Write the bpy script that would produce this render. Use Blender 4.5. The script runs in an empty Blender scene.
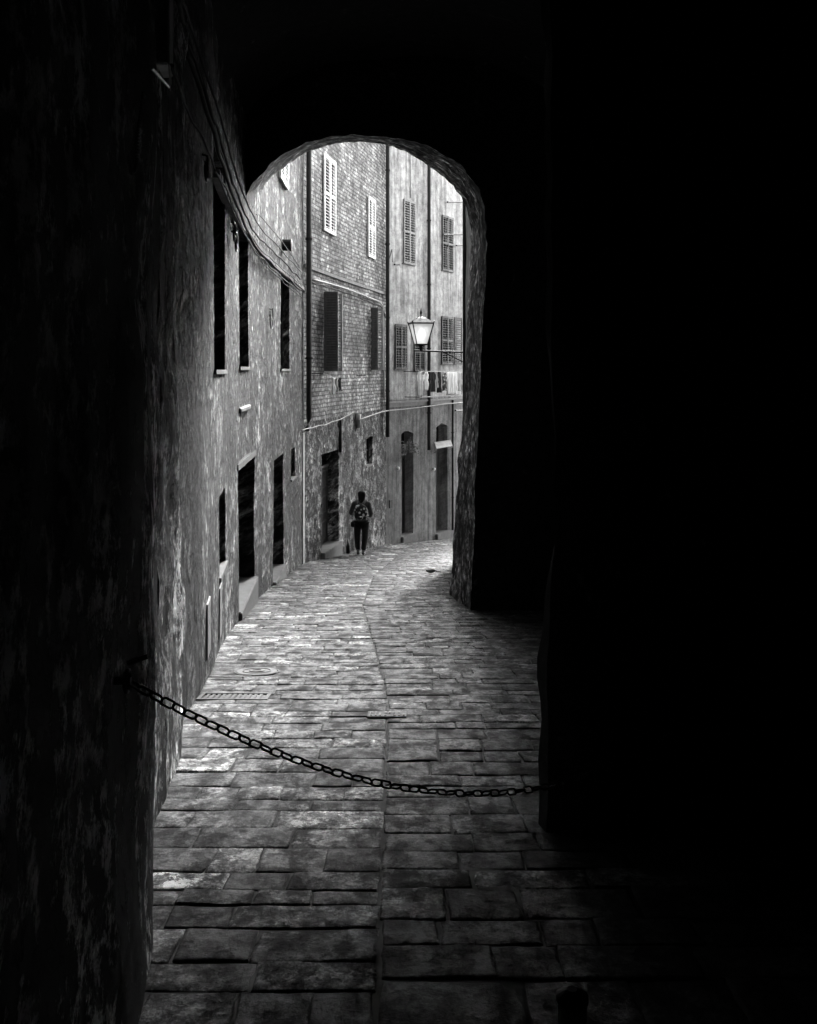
import bpy, bmesh, math, random
from mathutils import Vector, Matrix, noise
random.seed(7)
C = bpy.context.scene.collection
EYE = 1.6
F = 1000.0
R = math.radians
def gz(y): return -0.125 * y                      # height of the sloping street at distance y

# ------------------------------------------------------------------ scene, camera, light
sc = bpy.context.scene
cam = bpy.data.cameras.new('camera'); co = bpy.data.objects.new('camera', cam); C.objects.link(co)
co.location = (0, 0, EYE); co.rotation_euler = (R(90), 0, 0)
cam.lens = F / 1024 * 36; cam.sensor_width = 36; cam.sensor_fit = 'AUTO'
cam.shift_y = -(512 - 370) / 1024; cam.clip_start = 0.05; cam.clip_end = 600
sc.camera = co
SUN_EL, SUN_AZ = 26, 8  # azimuth measured from +Y towards +X
w = bpy.data.worlds.new('World'); sc.world = w; w.use_nodes = True
nt = w.node_tree; nt.nodes.clear()
out = nt.nodes.new('ShaderNodeOutputWorld'); bg = nt.nodes.new('ShaderNodeBackground')
sky = nt.nodes.new('ShaderNodeTexSky'); sky.sky_type = 'NISHITA'; sky.sun_disc = False
sky.sun_elevation = R(SUN_EL); sky.sun_rotation = R(SUN_AZ); sky.dust_density = 4; sky.air_density = 1.0
bw = nt.nodes.new('ShaderNodeRGBToBW')
nt.links.new(sky.outputs[0], bw.inputs[0]); nt.links.new(bw.outputs[0], bg.inputs[0]); nt.links.new(bg.outputs[0], out.inputs[0])
bg.inputs[1].default_value = 0.09
sl = bpy.data.lights.new('sun', 'SUN'); sl.energy = 0.65; sl.angle = R(12); sl.color = (1, 1, 1)
so = bpy.data.objects.new('sun', sl); C.objects.link(so); so.location = (3, 60, 40)
dirv = Vector((math.sin(R(SUN_AZ)) * math.cos(R(SUN_EL)), math.cos(R(SUN_AZ)) * math.cos(R(SUN_EL)), math.sin(R(SUN_EL))))
so.rotation_euler = dirv.to_track_quat('Z', 'Y').to_euler()
sc.view_settings.view_transform = 'Standard'; sc.view_settings.look = 'None'
sc.view_settings.exposure = 4.05; sc.view_settings.gamma = 1
sc.render.engine = 'CYCLES'; sc.cycles.max_bounces = 8; sc.cycles.diffuse_bounces = 5
sc.cycles.use_denoising = True; sc.cycles.sample_clamp_indirect = 10

# ------------------------------------------------------------------ materials (all greys: the place is seen in black and white)
class M:
    """small node-tree helper"""
    def __init__(s, name):
        s.m = bpy.data.materials.new(name); s.m.use_nodes = True; s.t = s.m.node_tree
        s.b = s.t.nodes['Principled BSDF']; s.b.inputs['Specular IOR Level'].default_value = 0.3
        s.tc = s.t.nodes.new('ShaderNodeTexCoord')
    def link(s, a, b): s.t.links.new(a, b)
    def coords(s, kind='Object', scale=(1, 1, 1), loc=(0, 0, 0)):
        mp = s.t.nodes.new('ShaderNodeMapping'); mp.inputs['Scale'].default_value = scale; mp.inputs['Location'].default_value = loc
        s.link(s.tc.outputs[kind], mp.inputs[0]); return mp.outputs[0]
    def noise(s, co, scale, detail=6, rough=0.6, dist=0.0):
        n = s.t.nodes.new('ShaderNodeTexNoise'); n.inputs['Scale'].default_value = scale
        n.inputs['Detail'].default_value = detail; n.inputs['Roughness'].default_value = rough; n.inputs['Distortion'].default_value = dist
        s.link(co, n.inputs['Vector']); return n.outputs['Fac']
    def voro(s, co, scale, feature='F1'):
        n = s.t.nodes.new('ShaderNodeTexVoronoi'); n.feature = feature; n.inputs['Scale'].default_value = scale
        s.link(co, n.inputs['Vector']); return n.outputs['Distance']
    def ramp(s, fac, stops, interp='LINEAR'):
        r = s.t.nodes.new('ShaderNodeValToRGB'); r.color_ramp.interpolation = interp
        els = r.color_ramp.elements
        while len(els) < len(stops): els.new(0.5)
        for e, (p, v) in zip(els, stops): e.position = p; e.color = (v, v, v, 1)
        s.link(fac, r.inputs[0]); return r.outputs[0]
    def mix(s, fac, a, b, blend='MIX'):
        n = s.t.nodes.new('ShaderNodeMix'); n.data_type = 'RGBA'; n.blend_type = blend
        for sock, v in ((n.inputs[0], fac), (n.inputs[6], a), (n.inputs[7], b)):
            if isinstance(v, (int, float)): sock.default_value = v if sock == n.inputs[0] else (v, v, v, 1)
            else: s.link(v, sock)
        return n.outputs[2]
    def mul(s, a, b): return s.mix(1.0, a, b, 'MULTIPLY')
    def brick(s, co, c1=.3, c2=.2, mortar=.4, w=.26, h=.07, ms=.008):
        n = s.t.nodes.new('ShaderNodeTexBrick'); n.inputs['Scale'].default_value = 1
        n.inputs['Brick Width'].default_value = w; n.inputs['Row Height'].default_value = h
        n.inputs['Mortar Size'].default_value = ms; n.inputs['Mortar Smooth'].default_value = .3
        for k, v in (('Color1', c1), ('Color2', c2), ('Mortar', mortar)): n.inputs[k].default_value = (v, v, v, 1)
        s.link(co, n.inputs['Vector']); return n.outputs['Color'], n.outputs['Fac']
    def bump(s, h, strength=.5, dist=.02, prev=None):
        n = s.t.nodes.new('ShaderNodeBump'); n.inputs['Strength'].default_value = strength; n.inputs['Distance'].default_value = dist
        s.link(h, n.inputs['Height'])
        if prev is not None: s.link(prev, n.inputs['Normal'])
        return n.outputs[0]
    def done(s, col, rough=.85, normal=None, metal=0):
        if isinstance(col, (int, float)): s.b.inputs['Base Color'].default_value = (col, col, col, 1)
        else: s.link(col, s.b.inputs['Base Color'])
        if isinstance(rough, (int, float)): s.b.inputs['Roughness'].default_value = rough
        else: s.link(rough, s.b.inputs['Roughness'])
        if normal is not None: s.link(normal, s.b.inputs['Normal'])
        s.b.inputs['Metallic'].default_value = metal
        return s.m

def m_simple(name, v, rough=.6, metal=0, var=.35, sc_=6, bump=.2):
    k = M(name); c = k.coords()
    n = k.noise(c, sc_, 6, .65)
    return k.done(k.ramp(n, [(.3, v * (1 - var)), (.7, v * (1 + var))]), rough, k.bump(k.noise(c, 40, 4), bump, .004), metal)

def m_brickwall(name, lo=.10, hi=.34, patch=.5, streak=.35, seed=0, course=.6, rough=1.0, grit=.3, soft=0):
    """worn brick and rubble with remains of plaster and rain streaks; UV = metres along / up the wall"""
    k = M(name)
    wob = k.coords('UV', (1, 1, 1), (seed, seed * .7, seed))
    n0 = k.noise(wob, 2.2, 3)
    uvd = k.mix(.06, wob, n0, 'ADD')
    bc, bf = k.brick(uvd, hi * 1.1, lo * .8, (lo + hi) * .4 if not soft else lo * .45, .27, .078 + soft * .03, .012 + soft * .006)
    mott = k.ramp(k.noise(wob, 7, 9, .72), [(.455, grit), (.50, 1.0), (.545, 1.7)])
    fine = k.noise(wob, 20, 8, .8)
    mid = k.noise(wob, 3.2, 8, .72)
    big = k.noise(wob, .8, 5, .6)
    rub = k.ramp(k.voro(k.mix(.3, wob, n0, 'ADD'), 5.5), [(.12, 1.6), (.5, .3)])
    stone = k.mul(k.ramp(mid, [(.44, lo * .25), (.56, hi * 1.2)]), rub)
    col = k.mix(course, stone, k.mul(bc, k.ramp(mid, [(.44, .5 + soft * .3), (.56, 1.4 - soft * .25)])))
    col = k.mul(col, mott)
    pl = k.ramp(k.mix(.5, big, mid), [(patch - .012, 0), (patch + .012, 1)])
    plc = k.mul(k.ramp(k.noise(wob, 5, 9, .8), [(.44, hi * .35), (.56, hi * 1.2)]), k.mix(.6, 1.0, mott))
    col = k.mix(pl, col, plc)
    col = k.mul(col, k.ramp(fine, [(.44, .6), (.56, 1.3)]))
    st = k.noise(k.coords('UV', (1.1, .16, 1), (seed, 2, 0)), 1.6, 5, .6)
    col = k.mix(streak, col, k.mul(col, k.ramp(st, [(.42, .2), (.58, 1.9)])))
    col = k.mul(col, k.ramp(k.noise(wob, .55, 7, .65), [(.43, .5 + soft * .2), (.57, 1.35 - soft * .1)]))
    h = k.mix(pl, k.mix(1 - course * .6, k.ramp(bf, [(0, 1), (1, 0)]), k.mul(mid, rub)), k.mix(.6, .7, fine))
    nrm = k.bump(h, 1.0, .05 * rough); nrm = k.bump(mott, .6, .012 * rough, nrm)
    return k.done(col, .9, nrm)

def m_plaster(name, lo=.2, hi=.5, streak=.6, seed=0, low_dark=None):
    k = M(name); c = k.coords('UV', (1, 1, 1), (seed, seed, 0))
    big = k.noise(c, .9, 6, .65); fine = k.noise(c, 22, 6, .75)
    st = k.noise(k.coords('UV', (2.6, .18, 1), (seed, 5, 0)), 1.8, 7, .72)
    col = k.ramp(k.mix(streak, big, st), [(.40, lo), (.5, (lo + hi) / 2), (.60, hi)])
    col = k.mul(col, k.ramp(fine, [(.38, .75), (.62, 1.2)])); col = k.mul(col, k.ramp(k.noise(c, 4, 6, .75), [(.38, .65), (.6, 1.2)]))
    if low_dark:                                      # the lower storey has a darker tone
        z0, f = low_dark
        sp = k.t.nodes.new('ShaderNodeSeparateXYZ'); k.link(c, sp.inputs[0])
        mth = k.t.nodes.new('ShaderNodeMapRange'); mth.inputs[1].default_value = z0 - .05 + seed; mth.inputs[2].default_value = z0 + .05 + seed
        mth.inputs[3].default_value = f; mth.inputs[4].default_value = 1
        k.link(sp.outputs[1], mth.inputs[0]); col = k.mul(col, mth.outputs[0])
    return k.done(col, .85, k.bump(k.mix(.5, fine, big), .5, .012))

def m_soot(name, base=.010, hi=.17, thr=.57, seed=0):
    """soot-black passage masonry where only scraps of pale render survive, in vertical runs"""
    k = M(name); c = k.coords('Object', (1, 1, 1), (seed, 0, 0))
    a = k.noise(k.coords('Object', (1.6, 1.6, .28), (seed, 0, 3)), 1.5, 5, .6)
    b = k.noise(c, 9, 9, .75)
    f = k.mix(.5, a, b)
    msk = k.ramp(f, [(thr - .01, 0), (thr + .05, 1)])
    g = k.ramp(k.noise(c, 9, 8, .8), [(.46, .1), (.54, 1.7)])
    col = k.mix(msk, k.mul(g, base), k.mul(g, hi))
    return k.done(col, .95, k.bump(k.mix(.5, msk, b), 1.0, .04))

def m_stone():
    k = M('paving_stone'); c = k.coords('Object')
    at = k.t.nodes.new('ShaderNodeAttribute'); at.attribute_name = 'tone'
    n1 = k.noise(c, 1.7, 5, .6); n2 = k.noise(c, 11, 9, .75); n3 = k.noise(k.coords('Object', (1.5, 1, 1)), 5, 9, .78)
    n4 = k.noise(c, 34, 6, .8)
    col = k.mul(at.outputs['Color'], k.ramp(n1, [(.42, .35), (.58, 1.45)]))
    col = k.mul(col, k.ramp(n3, [(.45, .3), (.55, 1.6)]))
    col = k.mul(col, k.ramp(n2, [(.46, .3), (.54, 1.65)]))
    col = k.mul(col, k.ramp(n4, [(.44, .45), (.56, 1.45)]))
    col = k.mul(col, k.ramp(k.voro(c, 26), [(.10, .3), (.26, 1.05)]))
    nrm = k.bump(k.mix(.5, n3, n2), 1.0, .035); nrm = k.bump(n4, .8, .01, nrm)
    k.b.inputs['Specular IOR Level'].default_value = .35
    return k.done(col, k.ramp(n3, [(.42, .9), (.58, .5)]), nrm)

MT = {}
MT['house'] = m_brickwall('weathered_masonry', .05, .28, .54, .7, 3, .05, 1.5, .1)
MT['houselow'] = m_brickwall('rough_plaster', .06, .22, .44, .7, 9)
MT['brick'] = m_brickwall('pale_brick', .14, .30, .66, .35, 5, .92, 1, .7, .8)
MT['bricklow'] = m_brickwall('rubble_plaster', .09, .28, .52, .5, 14, .1, 1.2, .25)
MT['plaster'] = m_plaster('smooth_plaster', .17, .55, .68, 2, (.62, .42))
MT['plain'] = m_plaster('plain_plaster', .25, .45, .3, 8)
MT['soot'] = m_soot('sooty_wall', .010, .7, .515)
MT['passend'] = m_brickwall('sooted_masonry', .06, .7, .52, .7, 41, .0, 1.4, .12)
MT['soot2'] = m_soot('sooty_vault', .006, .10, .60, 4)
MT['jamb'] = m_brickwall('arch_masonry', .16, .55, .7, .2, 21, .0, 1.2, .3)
MT['stone'] = m_stone()
MT['mortar'] = m_simple('joint_earth', .07, .95)
MT['step'] = m_simple('pale_step_stone', .13, .7, 0, .25, 8, .6)
MT['whitewood'] = m_simple('white_shutter_paint', .6, .5, 0, .12)
MT['greywood'] = m_simple('faded_shutter_paint', .22, .6, 0, .25)
MT['palewood'] = m_simple('grey_shutter_paint', .3, .6, 0, .3)
MT['darkwood'] = m_simple('dark_shutter_paint', .018, .5, 0, .3)
MT['midwood'] = m_simple('old_door_wood', .07, .6, 0, .4, 12, .4)
MT['black'] = m_simple('dark_interior', .004, .9)
MT['iron'] = m_simple('wrought_iron', .015, .5, .6, .4, 30)
MT['ironlit'] = m_simple('worn_iron', .10, .4, .8, .4, 30)
MT['pipe'] = m_simple('dark_pipe_paint', .015, .95, 0)
MT['pipepale'] = m_simple('pale_pipe_paint', .3, .6)
MT['cable'] = m_simple('cable_sheath', .02, .9)
MT['cablepale'] = m_simple('pale_cable_sheath', .09, .9)
MT['roof'] = m_simple('roof_tiles', .15, .9, 0, .4, 5, .8)
MT['ground'] = m_simple('hill_earth', .12, .95, 0, .4, .6)
def m_glass():
    k = M('dark_glass'); k.b.inputs['Specular IOR Level'].default_value = .5
    return k.done(.01, .08)
MT['glass'] = m_glass()

# ------------------------------------------------------------------ object helpers
WORLD = {}
def link(o, parent, loc):
    C.objects.link(o); WORLD[o.name] = loc
    if parent is not None:
        o.parent = parent; o.location = loc - WORLD[parent.name]
    else: o.location = loc
    return o
def empty(name, loc, label, cat, group=None):
    o = bpy.data.objects.new(name, None); link(o, None, Vector(loc))
    o['label'] = label; o['category'] = cat
    if group: o['group'] = group
    return o
def tag(o, label, cat, group=None):
    o['label'] = label; o['category'] = cat
    if group: o['group'] = group
    return o
def obj(name, bm, mat, parent=None, kind=None, smooth=False, label=None):
    """link the bmesh (world coordinates) as one mesh object with its origin at its foot"""
    bm.normal_update()
    xs = [v.co for v in bm.verts]
    lo = Vector((min(v.x for v in xs), min(v.y for v in xs), min(v.z for v in xs))); hi = Vector((max(v.x for v in xs), max(v.y for v in xs), max(v.z for v in xs)))
    loc = Vector(((lo.x + hi.x) / 2, (lo.y + hi.y) / 2, lo.z))
    bmesh.ops.translate(bm, verts=bm.verts, vec=-loc)
    me = bpy.data.meshes.new(name); bm.to_mesh(me); bm.free()
    for m_ in (mat if isinstance(mat, (list, tuple)) else [mat]): me.materials.append(MT[m_] if isinstance(m_, str) else m_)
    if smooth:
        for p in me.polygons: p.use_smooth = True
    o = bpy.data.objects.new(name, me); link(o, parent, loc)
    if kind: o['kind'] = kind
    if label: o['label'] = label
    return o
def quadbox(bm, P):
    """8 corners: bottom 4 then top 4"""
    v = [bm.verts.new(p) for p in P]
    for f in ((3, 2, 1, 0), (4, 5, 6, 7), (0, 1, 5, 4), (1, 2, 6, 5), (2, 3, 7, 6), (3, 0, 4, 7)): bm.faces.new([v[i] for i in f])
    return v
def box(bm, x0, x1, y0, y1, z0, z1, T=None):
    P = [Vector(p) for p in ((x0, y0, z0), (x1, y0, z0), (x1, y1, z0), (x0, y1, z0), (x0, y0, z1), (x1, y0, z1), (x1, y1, z1), (x0, y1, z1))]
    if T is not None: P = [T @ p for p in P]
    return quadbox(bm, P)
def tube(bm, pts, r, n=8, caps=True):
    pts = [Vector(p) for p in pts]; rings = []
    up = Vector((0, 0, 1))
    for i, p in enumerate(pts):
        t = (pts[min(i + 1, len(pts) - 1)] - pts[max(i - 1, 0)]).normalized()
        a = t.cross(up)
        if a.length < .05: a = t.cross(Vector((0, 1, 0)))
        a.normalize(); b = t.cross(a)
        rr = r[i] if isinstance(r, (list, tuple)) else r
        rings.append([bm.verts.new(p + (a * math.cos(k * 2 * math.pi / n) + b * math.sin(k * 2 * math.pi / n)) * rr) for k in range(n)])
    for A, B in zip(rings, rings[1:]):
        for k in range(n): bm.faces.new((A[k], A[(k + 1) % n], B[(k + 1) % n], B[k]))
    if caps:
        bm.faces.new(rings[0][::-1]); bm.faces.new(rings[-1])
def smoothpts(pts, k=4):
    pts = [Vector(p) for p in pts]; o = []
    for i in range(len(pts) - 1):
        p0 = pts[max(i - 1, 0)]; p1 = pts[i]; p2 = pts[i + 1]; p3 = pts[min(i + 2, len(pts) - 1)]
        for j in range(k):
            t = j / k
            o.append(.5 * ((2 * p1) + (p2 - p0) * t + (2 * p0 - 5 * p1 + 4 * p2 - p3) * t * t + (3 * p1 - p0 - 3 * p2 + p3) * t ** 3))
    o.append(pts[-1]); return o

# ------------------------------------------------------------------ wall paths
class Path:
    def __init__(s, pts, side=1, k=5):
        s.p = smoothpts([(a, b, 0) for a, b in pts], k) if len(pts) > 2 else [Vector((a, b, 0)) for a, b in pts]
        s.L = [0]
        for a, b in zip(s.p, s.p[1:]): s.L.append(s.L[-1] + (b - a).length)
        s.side = side
    def at(s, u):
        i = 0
        u_ = min(max(u, 0), s.L[-1])
        while i < len(s.L) - 2 and s.L[i + 1] < u_: i += 1
        a, b = s.p[i], s.p[i + 1]; t = (b - a).normalized()
        return a + t * (u - s.L[i]), t, Vector((t.y, -t.x, 0)) * s.side       # position, tangent, outward normal
    def u(s, px):
        """where the line of sight through picture column px meets this wall"""
        m_ = (px - 408) / F; best = None
        for i in range(len(s.p) - 1):
            a, b = s.p[i], s.p[i + 1]
            fa, fb = a.x - m_ * a.y, b.x - m_ * b.y
            if a.y > .5 and fa * fb <= 0 and fa != fb:
                t = fa / (fa - fb); best = s.L[i] + t * (s.L[i + 1] - s.L[i]); break
        if best is None:
            a, b = s.p[-2], s.p[-1]; fa, fb = a.x - m_ * a.y, b.x - m_ * b.y
            best = s.L[-2] + fa / (fa - fb) * (s.L[-1] - s.L[-2])
        return best
    def z(s, px, py): return EYE + (370 - py) / F * s.at(s.u(px))[0].y
    def pt(s, px, py, off=0):
        m_ = (px - 408) / F; u = s.u(px)
        for _ in range(30 if off else 0):             # slide along the wall until the point held OFF it lies in that column
            q, t, n = s.at(u); q = q + n * off; e = q.x - m_ * q.y; de = t.x - m_ * t.y
            if abs(de) > 1e-4: u -= max(-.5, min(.5, e / de)) * .8
        q, t, n = s.at(u); q = q + n * off
        return Vector((q.x, q.y, EYE + (370 - py) / F * q.y))
    def T(s, u, z=0):
        q, t, n = s.at(u)
        return Matrix(((t.x, n.x, 0, q.x), (t.y, n.y, 0, q.y), (0, 0, 1, z), (0, 0, 0, 1)))

def wall(path, z0, z1, openings=(), step=.3, amp=.02, batter=0, u0=None, u1=None):
    u0 = 0 if u0 is None else u0; u1 = path.L[-1] if u1 is None else u1
    def cuts(a, b, req, st):
        req = sorted(set([a, b] + [round(r_, 4) for r_ in req if a < r_ < b])); o = []
        for p, q in zip(req, req[1:]):
            n_ = max(1, round((q - p) / st))
            o += [p + (q - p) * i / n_ for i in range(n_)]
        return o + [b]
    U = cuts(u0, u1, [v for o in openings for v in ([o['u0'], o['u1'], (o['u0'] + o['u1']) / 2])], step)
    Z = cuts(z0, z1, [v for o in openings for v in (o['z0'], o['z1'])], step)
    bm = bmesh.new(); uvl = bm.loops.layers.uv.new('UVMap'); V = {}; uv = {}
    for i, u in enumerate(U):
        q, t, n = path.at(u)
        for j, z in enumerate(Z):
            zz = z
            for o in openings:
                if o.get('arch') and abs(z - o['z1']) < 1e-3 and o['u0'] - 1e-3 <= u <= o['u1'] + 1e-3:
                    h = (o['u1'] - o['u0']) / 2; zz = z + o['arch'] * (1 - ((u - (o['u0'] + h)) / h) ** 2)
            p = Vector((q.x, q.y, zz))
            d = noise.noise(p * .8) * amp * 1.5 + noise.noise(p * 3.1) * amp * .6
            v = bm.verts.new(p + n * (d + batter * (z1 - z))); V[i, j] = v; uv[v] = (u, zz)
    def face(vs, flip=False):
        f = bm.faces.new(vs)
        for l in f.loops: l[uvl].uv = uv[l.vert]
        return f
    hole = {}
    for i in range(len(U) - 1):
        for j in range(len(Z) - 1):
            cu, cz = (U[i] + U[i + 1]) / 2, (Z[j] + Z[j + 1]) / 2
            for k, o in enumerate(openings):
                if o['u0'] < cu < o['u1'] and o['z0'] < cz < o['z1']: hole[i, j] = o
            if (i, j) not in hole: face((V[i, j], V[i + 1, j], V[i + 1, j + 1], V[i, j + 1]))
    inner = {}
    def inn(i, j, o):
        if (i, j) not in inner:
            a = V[i, j]; n = path.at(U[i])[2]
            b = bm.verts.new(a.co - n * o.get('depth', .3)); uv[b] = (uv[a][0] + .2, uv[a][1] + .2); inner[i, j] = b
        return inner[i, j]
    for (i, j), o in hole.items():
        for di, dj, a, b in ((-1, 0, (i, j), (i, j + 1)), (1, 0, (i + 1, j), (i + 1, j + 1)), (0, -1, (i, j), (i + 1, j)), (0, 1, (i, j + 1), (i + 1, j + 1))):
            if (i + di, j + dj) not in hole:
                face((V[a], V[b], inn(*b, o), inn(*a, o)))
    return bm

def op(path, x0, x1, ytop, ybot, depth=.3, arch=0, umin=None):
    a, b = path.u(x0), path.u(x1); xm = (x0 + x1) / 2
    return dict(u0=a, u1=b, z0=path.z(xm, ybot), z1=path.z(xm, ytop), depth=depth, arch=arch)

def wbox(bm, path, u0, u1, w0, w1, z0, z1):
    """box against a wall: u along it, w out of it"""
    T = path.T((u0 + u1) / 2); h = (u1 - u0) / 2
    return box(bm, -h, h, w0, w1, z0, z1, T)

def window_in(path, o, parent, mullion=True, mat='midwood', bars=0, glass='glass', sill=True, transoms=1):
    d = o['depth']; u0, u1, z0, z1 = o['u0'], o['u1'], o['z0'], o['z1'] + o.get('arch', 0)
    bm = bmesh.new(); fr = .07
    w0, w1 = -d + .02, -d + .08
    wbox(bm, path, u0 - .02, u0 + fr, w0, w1, z0, z1); wbox(bm, path, u1 - fr, u1 + .02, w0, w1, z0, z1)
    wbox(bm, path, u0 + fr, u1 - fr, w0, w1 - .003, z0, z0 + fr); wbox(bm, path, u0 + fr, u1 - fr, w0, w1 - .003, z1 - fr, z1)
    um = (u0 + u1) / 2
    if mullion: wbox(bm, path, um - .035, um + .035, w0, w1 - .006, z0 + fr, z1 - fr)
    for i in range(transoms):
        zz = z0 + (z1 - z0) * (i + 1) / (transoms + 1)
        wbox(bm, path, u0 + fr, u1 - fr, w0 + .01, w1 - .012, zz - .02, zz + .02)
    wn = obj('window', bm, mat, parent)
    bm = bmesh.new(); wbox(bm, path, u0 - .02, u1 + .02, w0 - .01, w0 + .012, z0 - .02, z1 + .02); obj('pane', bm, glass, wn)
    if sill:
        bm = bmesh.new(); wbox(bm, path, u0 - .05, u1 + .05, -d * .9, .03, z0 - .04, z0 + .004); obj('sill', bm, 'step', wn)
    return wn
def door_in(path, o, parent, mat='midwood', transom=0, panels=2):
    d = o['depth']; u0, u1, z0, z1 = o['u0'], o['u1'], o['z0'], o['z1'] + o.get('arch', 0)
    zt = z1 - transom
    bm = bmesh.new(); w0 = -d + .02
    um = (u0 + u1) / 2
    for a, b in ((u0, um - .006), (um + .006, u1)):
        wbox(bm, path, a, b, w0, w0 + .05, z0, zt)
        for k in range(panels):
            h = (zt - z0) / panels; za = z0 + k * h + .12; zb = z0 + (k + 1) * h - .08
            for c0, c1, d0, d1 in ((a + .1, b - .1, za, za + .04), (a + .1, b - .1, zb - .04, zb), (a + .1, a + .14, za + .04, zb - .04), (b - .14, b - .1, za + .04, zb - .04)):
                wbox(bm, path, c0, c1, w0 + .05, w0 + .075, d0, d1)
    dr = obj('door', bm, mat, parent)
    bm = bmesh.new(); q = path.T(um + .07) @ Vector((0, w0 + .1, z0 + 1.05)); tube(bm, [q - Vector((0, 0, .05)), q + Vector((0, 0, .05))], .015, 6); obj('handle', bm, 'ironlit', dr)
    if transom:
        bm = bmesh.new(); wbox(bm, path, u0, u1, w0 - .01, w0 + .01, zt + .06, z1); obj('transom_pane', bm, 'glass', dr)
        bm = bmesh.new(); wbox(bm, path, u0, u1, w0, w0 + .08, zt + .002, zt + .06); obj('transom_bar', bm, 'greywood', dr)
    return dr
def step_stone(path, o, parent, out=.22, ext=.05):
    u0, u1, z1 = o['u0'] - ext, o['u1'] + ext, o['z0']
    q0, q1 = path.at(u0)[0], path.at(u1)[0]
    bm = bmesh.new(); wbox(bm, path, u0, u1, -o['depth'] - .02, out, min(gz(q0.y), gz(q1.y)) - .15, z1 + .003)
    bmesh.ops.bevel(bm, geom=[e for e in bm.edges], offset=.015, segments=2, affect='EDGES')
    return obj('doorstep', bm, 'step', parent)
def shutter_leaf(path, u, z0, z1, width, ang, direction, mat, parent, off=.03, pitch=.075, label=None, solid=False):
    """louvred leaf hinged at u; direction +1 extends along +u; ang = degrees open away from the wall plane"""
    T = path.T(u, z0); H = z1 - z0
    a = R(ang)
    L = T @ Matrix.Translation((0, off, 0)) @ Matrix(((direction * math.cos(a), -math.sin(a) * direction, 0, 0), (math.sin(a), math.cos(a), 0, 0), (0, 0, 1, 0), (0, 0, 0, 1)))
    bm = bmesh.new(); th = .035; s = .055
    box(bm, 0, s, 0, th, 0, H, L); box(bm, width - s, width, 0, th, 0, H, L)
    for za in (0, H / 2 - .04, H - .08): box(bm, s, width - s, .002, th - .002, za, za + .08, L)
    n_ = int(H / pitch)
    for k in range(n_):
        z = .08 + (H - .16) * (k + .5) / n_
        if abs(z - H / 2) < .06: continue
        P = [Vector(p) for p in ((s, .001, z + .010), (width - s, .001, z + .010), (width - s, th, z - .014), (s, th, z - .014))]
        P += [p + Vector((0, 0, .012)) for p in P]
        quadbox(bm, [L @ p for p in P])
    if solid: box(bm, s, width - s, th * .4, th * .6, .08, H - .08, L)
    bmesh.ops.recalc_face_normals(bm, faces=bm.faces)
    return obj('shutter', bm, mat, parent, label=label)
def shell(name_parent, poly, z0, z1, front_skip=True, mat='plain', roofmat='roof'):
    """back and side walls and a pitched-ish roof slab of a house: poly = footprint, first edge run is the modelled front"""
    bm = bmesh.new(); uvl = bm.loops.layers.uv.new('UVMap')
    for (a, b) in poly:
        n_ = max(1, int((Vector(b) - Vector(a)).length / 1.5)); t = (Vector(b) - Vector(a)); nn = Vector((t.y, -t.x)).normalized() * .15
        for k in range(1):
            P = [(a[0], a[1], z0), (b[0], b[1], z0), (b[0] + nn.x, b[1] + nn.y, z0), (a[0] + nn.x, a[1] + nn.y, z0)]
            P += [(x, y, z1) for x, y, z in P]
            quadbox(bm, P)
    bmesh.ops.recalc_face_normals(bm, faces=bm.faces)
    for f in bm.faces:
        for l in f.loops: l[uvl].uv = (l.vert.co.x + l.vert.co.y, l.vert.co.z)
    obj('wall', bm, mat, name_parent)
def roof(parent, foot, z, over=.35, rise=.8):
    c = Vector((sum(p[0] for p in foot) / len(foot), sum(p[1] for p in foot) / len(foot), 0))
    bm = bmesh.new(); lo = []; up = []
    for x, y in foot:
        v = Vector((x, y, 0)) - c; v = v + v.normalized() * over
        lo.append(bm.verts.new(c + v + Vector((0, 0, z)))); up.append(bm.verts.new(c + v + Vector((0, 0, z + .12))))
    top = bm.verts.new(c + Vector((0, 0, z + rise)))
    bm.faces.new(lo[::-1])
    n_ = len(lo)
    for i in range(n_):
        bm.faces.new((lo[i], lo[(i + 1) % n_], up[(i + 1) % n_], up[i])); bm.faces.new((up[i], up[(i + 1) % n_], top))
    obj('roof', bm, 'roof', parent)

# ------------------------------------------------------------------ the ground
XL = Path([(-.5, -9), (-.72, 0), (-.86, 3.2), (-1.16, 4.5), (-1.49, 6.5), (-1.66, 8.2), (-2.0, 11), (-2.26, 14.3), (-2.4, 18.2), (-2.46, 23.5)])
PASSL = Path([(-.6, -9), (-.72, 0), (-.86, 3.2), (-1.17, 4.5), (-1.47, 6.5)])
HOUSE = Path([(-1.56, 6.45), (-1.69, 8.2), (-2.02, 11), (-2.27, 14.3), (-2.41, 18.2), (-2.46, 23.5)])
BRICK = Path([(-2.46, 23.5), (-1.80, 27.2), (-1.22, 30), (-.72, 32.5)])
PLAST = Path([(-.72, 32.5), (.35, 34.6), (1.55, 37.0), (4.0, 42.0)])
RIGHT = Path([(1.42, 15.9), (1.42, 20), (1.36, 24), (2.4, 28), (4.6, 33), (7.5, 40)], side=-1)
PASSR = Path([(2.3, -9), (2.3, 13.9)], side=-1)
def lerp_path(pts, y):
    for (y0, x0), (y1, x1) in zip(pts, pts[1:]):
        if y <= y1: return x0 + (x1 - x0) * (y - y0) / (y1 - y0)
    return pts[-1][1]
LEFT_E = [(-9, -1.25), (0, -1.25), (4.5, -1.25), (6.5, -1.62), (8.2, -1.75), (11, -2.08), (14.3, -2.32), (18.2, -2.46), (23.5, -2.5), (27.2, -1.85), (30, -1.27), (32.5, -.77), (34.6, .3), (37, 1.5), (42, 4)]
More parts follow.
